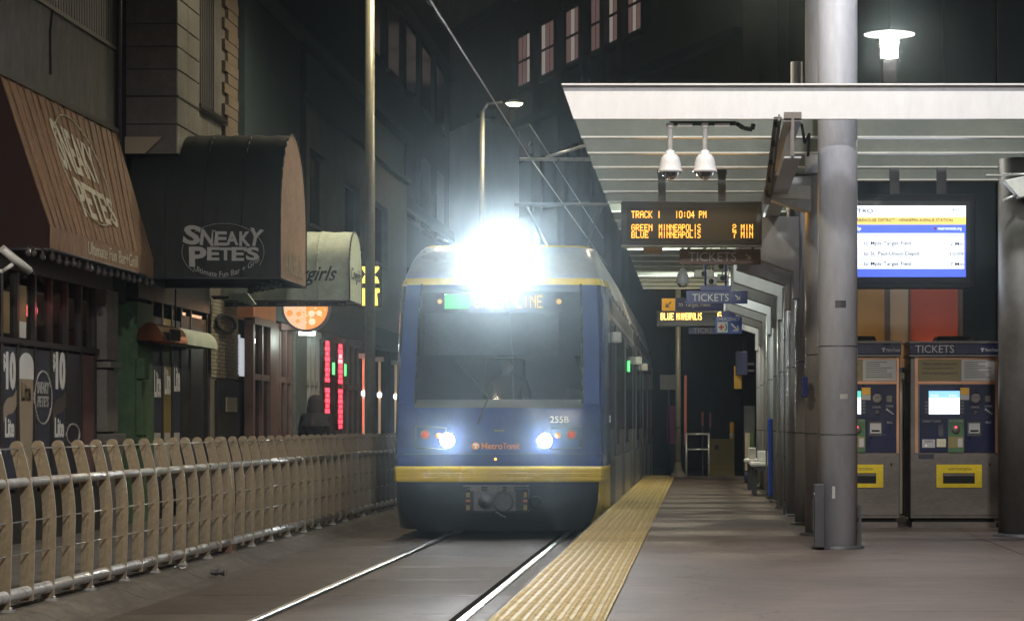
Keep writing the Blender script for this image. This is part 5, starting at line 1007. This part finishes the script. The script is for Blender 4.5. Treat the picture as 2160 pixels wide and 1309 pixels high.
# ------------------------------------------------------------------ yellow blade sign behind the pole
YG = 46.5; gx = lambda p: PX(p, YG); gz = lambda p: PZ(p, YG)
t = thing('blade_sign', 'yellow lit blade sign behind the cream lamp pole', 'sign', (gx(780), YG, gz(648)))
B('box', 'matte_black', t, gx(757), gx(803), YG, YG + .15, gz(648), gz(558))
MB().prism([(gx(760), gz(597)), (gx(800), gz(597)), (gx(796), gz(585)), (gx(789), gz(580)), (gx(800), gz(566)), (gx(799), gz(562)), (gx(761), gz(562)), (gx(771), gz(578))], 'y', YG - .02, YG - .002).build('symbol', 'amber_sign', t)
MB().prism([(gx(761), gz(644)), (gx(797), gz(644)), (gx(795), gz(618)), (gx(801), gz(616)), (gx(800), gz(608)), (gx(763), gz(608))], 'y', YG - .02, YG - .002).build('symbol', 'amber_sign', t)
B('bracket', 'dark_steel', t, FX, gx(757), YG + .05, YG + .1, gz(600), gz(595))
# ================================================================== litter
t = thing('crushed_can', 'small crushed can lying in the gutter by the kerb', 'can', (-4.4, 22.1, .01)); cb = MB()
for i in range(7): pass
rows = []
for i in range(7):
    u = -.065 + .13 * i / 6; rows.append([(-4.4 + u, 22.1 + .032 * (1 + .25 * math.sin(i * 2.3)) * math.cos(q), .062 + .028 * (1 + .3 * math.sin(i * 1.7 + q)) * math.sin(q)) for q in [2 * math.pi * k / 12 for k in range(13)]])
cb.grid(rows).build('body', 'dark_steel', t); MB().lathe((-4.335, 22.1, .062), [(.034, 0), (.03, .004), (.0005, .006)], 12, 'x').build('lid', 'cable_steel', t)
t = MB(); t.grid([[(-4.76 + .035 * i, 21.9 + .04 * j, .115 + .012 * math.sin(i * 2 + j)) for i in range(4)] for j in range(3)]); t.build('paper_scrap', 'print_white', label='crumpled white paper scrap under the fence', cat='litter')
# ================================================================== person behind the fence
pe = thing('person', 'person in dark hooded coat walking behind the fence', 'person', (-6.6, 41.6, .11))
def figure(root, J, Ed, Rr, m):
    me = bpy.data.meshes.new('body'); me.from_pydata(J, Ed, []); bo = bpy.data.objects.new('body', me); C.objects.link(bo); bo.parent = root; ORG[bo.name] = ORG[root.name]; me.materials.append(M(m))
    for o_ in bpy.context.selected_objects: o_.select_set(False)
    bpy.context.view_layer.objects.active = bo; bo.select_set(True); bpy.ops.object.modifier_add(type='SKIN')
    for i, r_ in enumerate(Rr): me.skin_vertices[0].data[i].radius = (r_, r_ * (.75 if i < 3 else 1))
    me.skin_vertices[0].data[0].use_root = True; bo.modifiers[0].use_smooth_shade = True
    su = bo.modifiers.new('sub', 'SUBSURF'); su.levels = su.render_levels = 2
    return bo
J = [(0, 0, .95), (0, -.01, 1.15), (0, -.01, 1.38), (0, -.02, 1.5), (0, -.03, 1.6), (0, -.04, 1.69),        # spine, neck, head
     (-.2, 0, 1.42), (-.25, .03, 1.15), (-.2, -.08, .95), (-.17, -.14, .93), (.2, 0, 1.42), (.25, .03, 1.15), (.2, -.08, .95), (.17, -.14, .93),
     (-.09, 0, .9), (-.1, -.1, .5), (-.1, -.06, .1), (-.1, -.17, .05), (.09, 0, .9), (.1, .08, .5), (.1, .18, .12), (.1, .08, .05)]
Ed = [(0, 1), (1, 2), (2, 3), (3, 4), (4, 5), (2, 6), (6, 7), (7, 8), (8, 9), (2, 10), (10, 11), (11, 12), (12, 13), (0, 14), (14, 15), (15, 16), (16, 17), (0, 18), (18, 19), (19, 20), (20, 21)]
Rr = [.17, .18, .18, .07, .085, .095, .095, .07, .05, .04, .095, .07, .05, .04, .1, .075, .05, .045, .1, .075, .05, .045]
figure(pe, J, Ed, Rr, 'cloth_black')
dr = thing('person', 'tram driver in dark uniform seated behind the windscreen', 'person', (TC + .05, Y0 + .95, 1.4))
Jd = [(0, 0, .12), (0, 0, .3), (0, -.02, .5), (0, -.03, .64), (0, -.05, .72), (0, -.06, .8), (-.2, -.02, .52), (-.26, -.12, .32), (-.2, -.34, .26), (.2, -.02, .52), (.26, -.12, .32), (.2, -.34, .26), (-.1, -.2, .1), (.1, -.2, .1)]
figure(dr, Jd, [(0, 1), (1, 2), (2, 3), (3, 4), (4, 5), (2, 6), (6, 7), (7, 8), (2, 9), (9, 10), (10, 11), (0, 12), (0, 13)], [.16, .17, .16, .06, .085, .09, .08, .06, .045, .08, .06, .045, .09, .09], 'cloth_black')
MB().lathe((TC + .05, Y0 + .8, 2.13), [(.0005, -.035), (.05, -.03), (.075, .02)], 14, 'y').build('face', 'skin', dr)
hx, hy, hz = -6.6, 41.56, .11 + 1.67
MB().lathe((hx, hy + .01, hz), [(.135, -.2), (.15, -.12), (.138, 0), (.13, .06), (.09, .125), (.04, .148), (.0005, .152)], 20).build('hood', 'cloth_black', pe)
MB().lathe((hx, hy - .055, hz - .02), [(.0005, -.05), (.05, -.045), (.075, .0), (.06, .03)], 14, 'y').build('face', 'skin', pe)
MB().lathe((hx, hy, .11 + 1.44), [(.26, -.16), (.23, -.06), (.17, .03), (.13, .08)], 20).build('collar', 'cloth_black', pe)
# ================================================================== buildings far behind
def block(name, label, pts, z0, z1, m, cat='building'):
    t = thing(name, label, cat, (pts[0][0], pts[0][1], z0)); MB().prism(pts, 'z', z0, z1).build('wall', m, t); return t
D = Vector((-.3437, .9391, 0)); Nn = Vector((-.9391, -.3437, 0))     # facade turned 20 degrees from the track; its normal points to the street
def fac(Y): return Vector((-7.4 - .366 * (Y - 100), Y, 0))
P, Q = fac(76), fac(112); bk = Vector((14, 5, 0))
lb_ = block('brick_warehouse', 'tall dark brick building with dull lit windows behind the tram', [tuple(v)[:2] for v in (P, Q, Q + bk, P + bk)], -.06, 27, 'brick_far')
def fbox(par, name, m, ya, yb, z0, z1, d0, d1):
    a, b = fac(ya), fac(yb); c = [a + Nn * d0, b + Nn * d0, b + Nn * d1, a + Nn * d1]; return MB().prism([tuple(v)[:2] for v in c], 'z', z0, z1).build(name, m, par)
pairs = ((1098, 1125), (1147, 1173), (1199, 1227), (1252, 1281), (1290, 1316), (1330, 1357))
def yw(px): return 29.2 / (.366 - (1475 - px) / 5100)
for i, (a, b) in enumerate(pairs):
    y1, y0 = yw(a), yw(b); w_ = fbox(lb_, 'window', 'frame_dark', y0, y1, 15.3, 17.45, .02, .08)
    for k in range(3):
        u0 = y0 + (y1 - y0) * k / 3 + .06; u1 = y0 + (y1 - y0) * (k + 1) / 3 - .05
        for z0, z1 in ((15.4, 16.3), (16.42, 17.35)): fbox(w_, 'pane', 'window_lit' if (k + i) % 3 else 'window_lit_pale', u0, u1, z0, z1, .085, .1)
    fbox(lb_, 'window_lintel', 'brick_far', y0 - .2, y1 + .2, 17.5, 17.8, .02, .18); fbox(lb_, 'window_sill', 'brick_far', y0 - .15, y1 + .15, 15.1, 15.27, .02, .2)
for yy in [yw(p) for p in (1086, 1136, 1187, 1240, 1285.5, 1323)]: fbox(lb_, 'pilaster', 'brick_far', yy - .25, yy + .25, -.06, 26, .02, .3)
for z in (13.6, 19.0, 23.5): fbox(lb_, 'string_course', 'wall_night', 76, 112, z, z + .3, .02, .36)
for i in range(6):
    y1, y0 = yw(pairs[i][0]), yw(pairs[i][1])
    for z0 in (10.0, 20.0): fbox(lb_, 'window', 'window_black', y0, y1, z0, z0 + 2.2, .02, .06)
tw = block('dark_tower', 'dark tower far behind with two warm lit windows', [(PX(780, 125), 125), (PX(1130, 125), 125), (PX(1130, 125), 135), (PX(780, 125), 135)], -.06, 34, 'wall_night')
for px0, px1, py0, py1, m in ((1043, 1059, 8, 31, 'window_lit_warm'), (1043, 1073, 152, 203, 'window_lit_warm')):
    w_ = B('window', 'frame_dark', tw, PX(px0, 124.9) - .15, PX(px1, 124.9) + .15, 124.9, 124.98, PZ(py1, 125) - .15, PZ(py0, 125) + .15); n = 2
    for k in range(n): B('pane', m if k == 0 or py0 < 100 else 'window_lit', w_, PX(px0 + (px1 - px0) * k / n, 125) + .05, PX(px0 + (px1 - px0) * (k + 1) / n, 125) - .05, 124.85, 124.89, PZ(py1, 125), PZ(py0, 125))
for k in range(5):
    for j in range(6):
        if (k, j) not in ((3, 4),): B('window', 'window_black', tw, PX(800 + 46 * k, 125), PX(826 + 46 * k, 125), 124.92, 124.98, 6 + 4 * j, 8.4 + 4 * j)
pw = block('pale_block', 'pale plain walled building in the haze behind the tram', [(PX(1012, 96), 96), (PX(905, 104), 104), (PX(905, 104) - 3, 116), (PX(1012, 96) + 6, 116)], -.06, 13.6, 'wall_pale')
B('roof_edge', 'wall_night', pw, PX(1012, 96) - .1, PX(1012, 96) + .6, 95.8, 96.4, 13.6, 13.9)
for k in range(4):
    a = Vector((PX(1012, 96), 96, 0)).lerp(Vector((PX(905, 104), 104, 0)), .12 + .22 * k); b_ = Vector((PX(1012, 96), 96, 0)).lerp(Vector((PX(905, 104), 104, 0)), .24 + .22 * k); off = Vector((-.05, -.06, 0)); MB().prism([tuple(v)[:2] for v in (a, b_, b_ + off, a + off)], 'z', 4.5, 7.0).build('window', 'window_black', pw)
lf = block('dark_block', 'dark unlit building on the far street corner beyond the grey one', [(-9.3, 66), (-9.3, 90), (-22, 90), (-22, 66)], -.06, 22, 'wall_night')
for k in range(5):
    for j in range(4): w_ = B('window', 'window_black', lf, -9.3, -9.24, 67.5 + 4.4 * k, 70 + 4.4 * k, 4 + 4 * j, 6.4 + 4 * j); B('window_sill', 'wall_slate', w_, -9.3, -9.15, 67.3 + 4.4 * k, 70.2 + 4.4 * k, 3.85 + 4 * j, 3.97 + 4 * j)
for z in (8.2, 14.2, 20.5): B('string_course', 'wall_slate', lf, -9.3, -9.1, 66, 90, z, z + .35)
rb_ = block('station_hall', 'dark glazed building behind the platform canopy', [(1.75, 54), (26, 54), (26, 70), (1.75, 70)], -.06, 17, 'wall_night')
for k in range(9): B('pilaster', 'wall_night', rb_, 1.8 + .9 * k, 1.95 + .9 * k, 53.8, 53.98, -.06, 16.8)
for k in range(8):
    for j in range(4): B('pane', 'window_black', rb_, 2.0 + .9 * k, 2.65 + .9 * k, 53.9, 53.97, 1 + 3.8 * j, 4.4 + 3.8 * j)
sh = thing('service_wall', 'dark panelled wall behind the ticket machines', 'wall', (5, 28, ZP))
for k in range(8): B('panel', 'wall_night', sh, 1.6 + .62 * k, 2.19 + .62 * k, 28, 28.06, ZP, 6.9)
for k in range(3): B('post', 'frame_dark', sh, 1.55 + 2.48 * k, 1.63 + 2.48 * k, 27.9, 28.1, ZP, 7.0)
# ================================================================== damp night air
hz_ = MB().box(-132, 132, -45, 255, -1.6, 42); o = hz_.build('haze', mat('haze_air', (.8, .85, .9), var=0), kind='stuff')
m = M('haze_air'); t_ = m.node_tree; outn = [n for n in t_.nodes if n.type == 'OUTPUT_MATERIAL'][0]
for n in list(t_.nodes):
    if n.type == 'BSDF_PRINCIPLED': t_.nodes.remove(n)
pv = t_.nodes.new('ShaderNodeVolumePrincipled'); pv.inputs['Color'].default_value = (.74, .9, .97, 1); pv.inputs['Density'].default_value = HAZE; pv.inputs['Anisotropy'].default_value = .98
t_.links.new(pv.outputs[0], outn.inputs['Volume'])
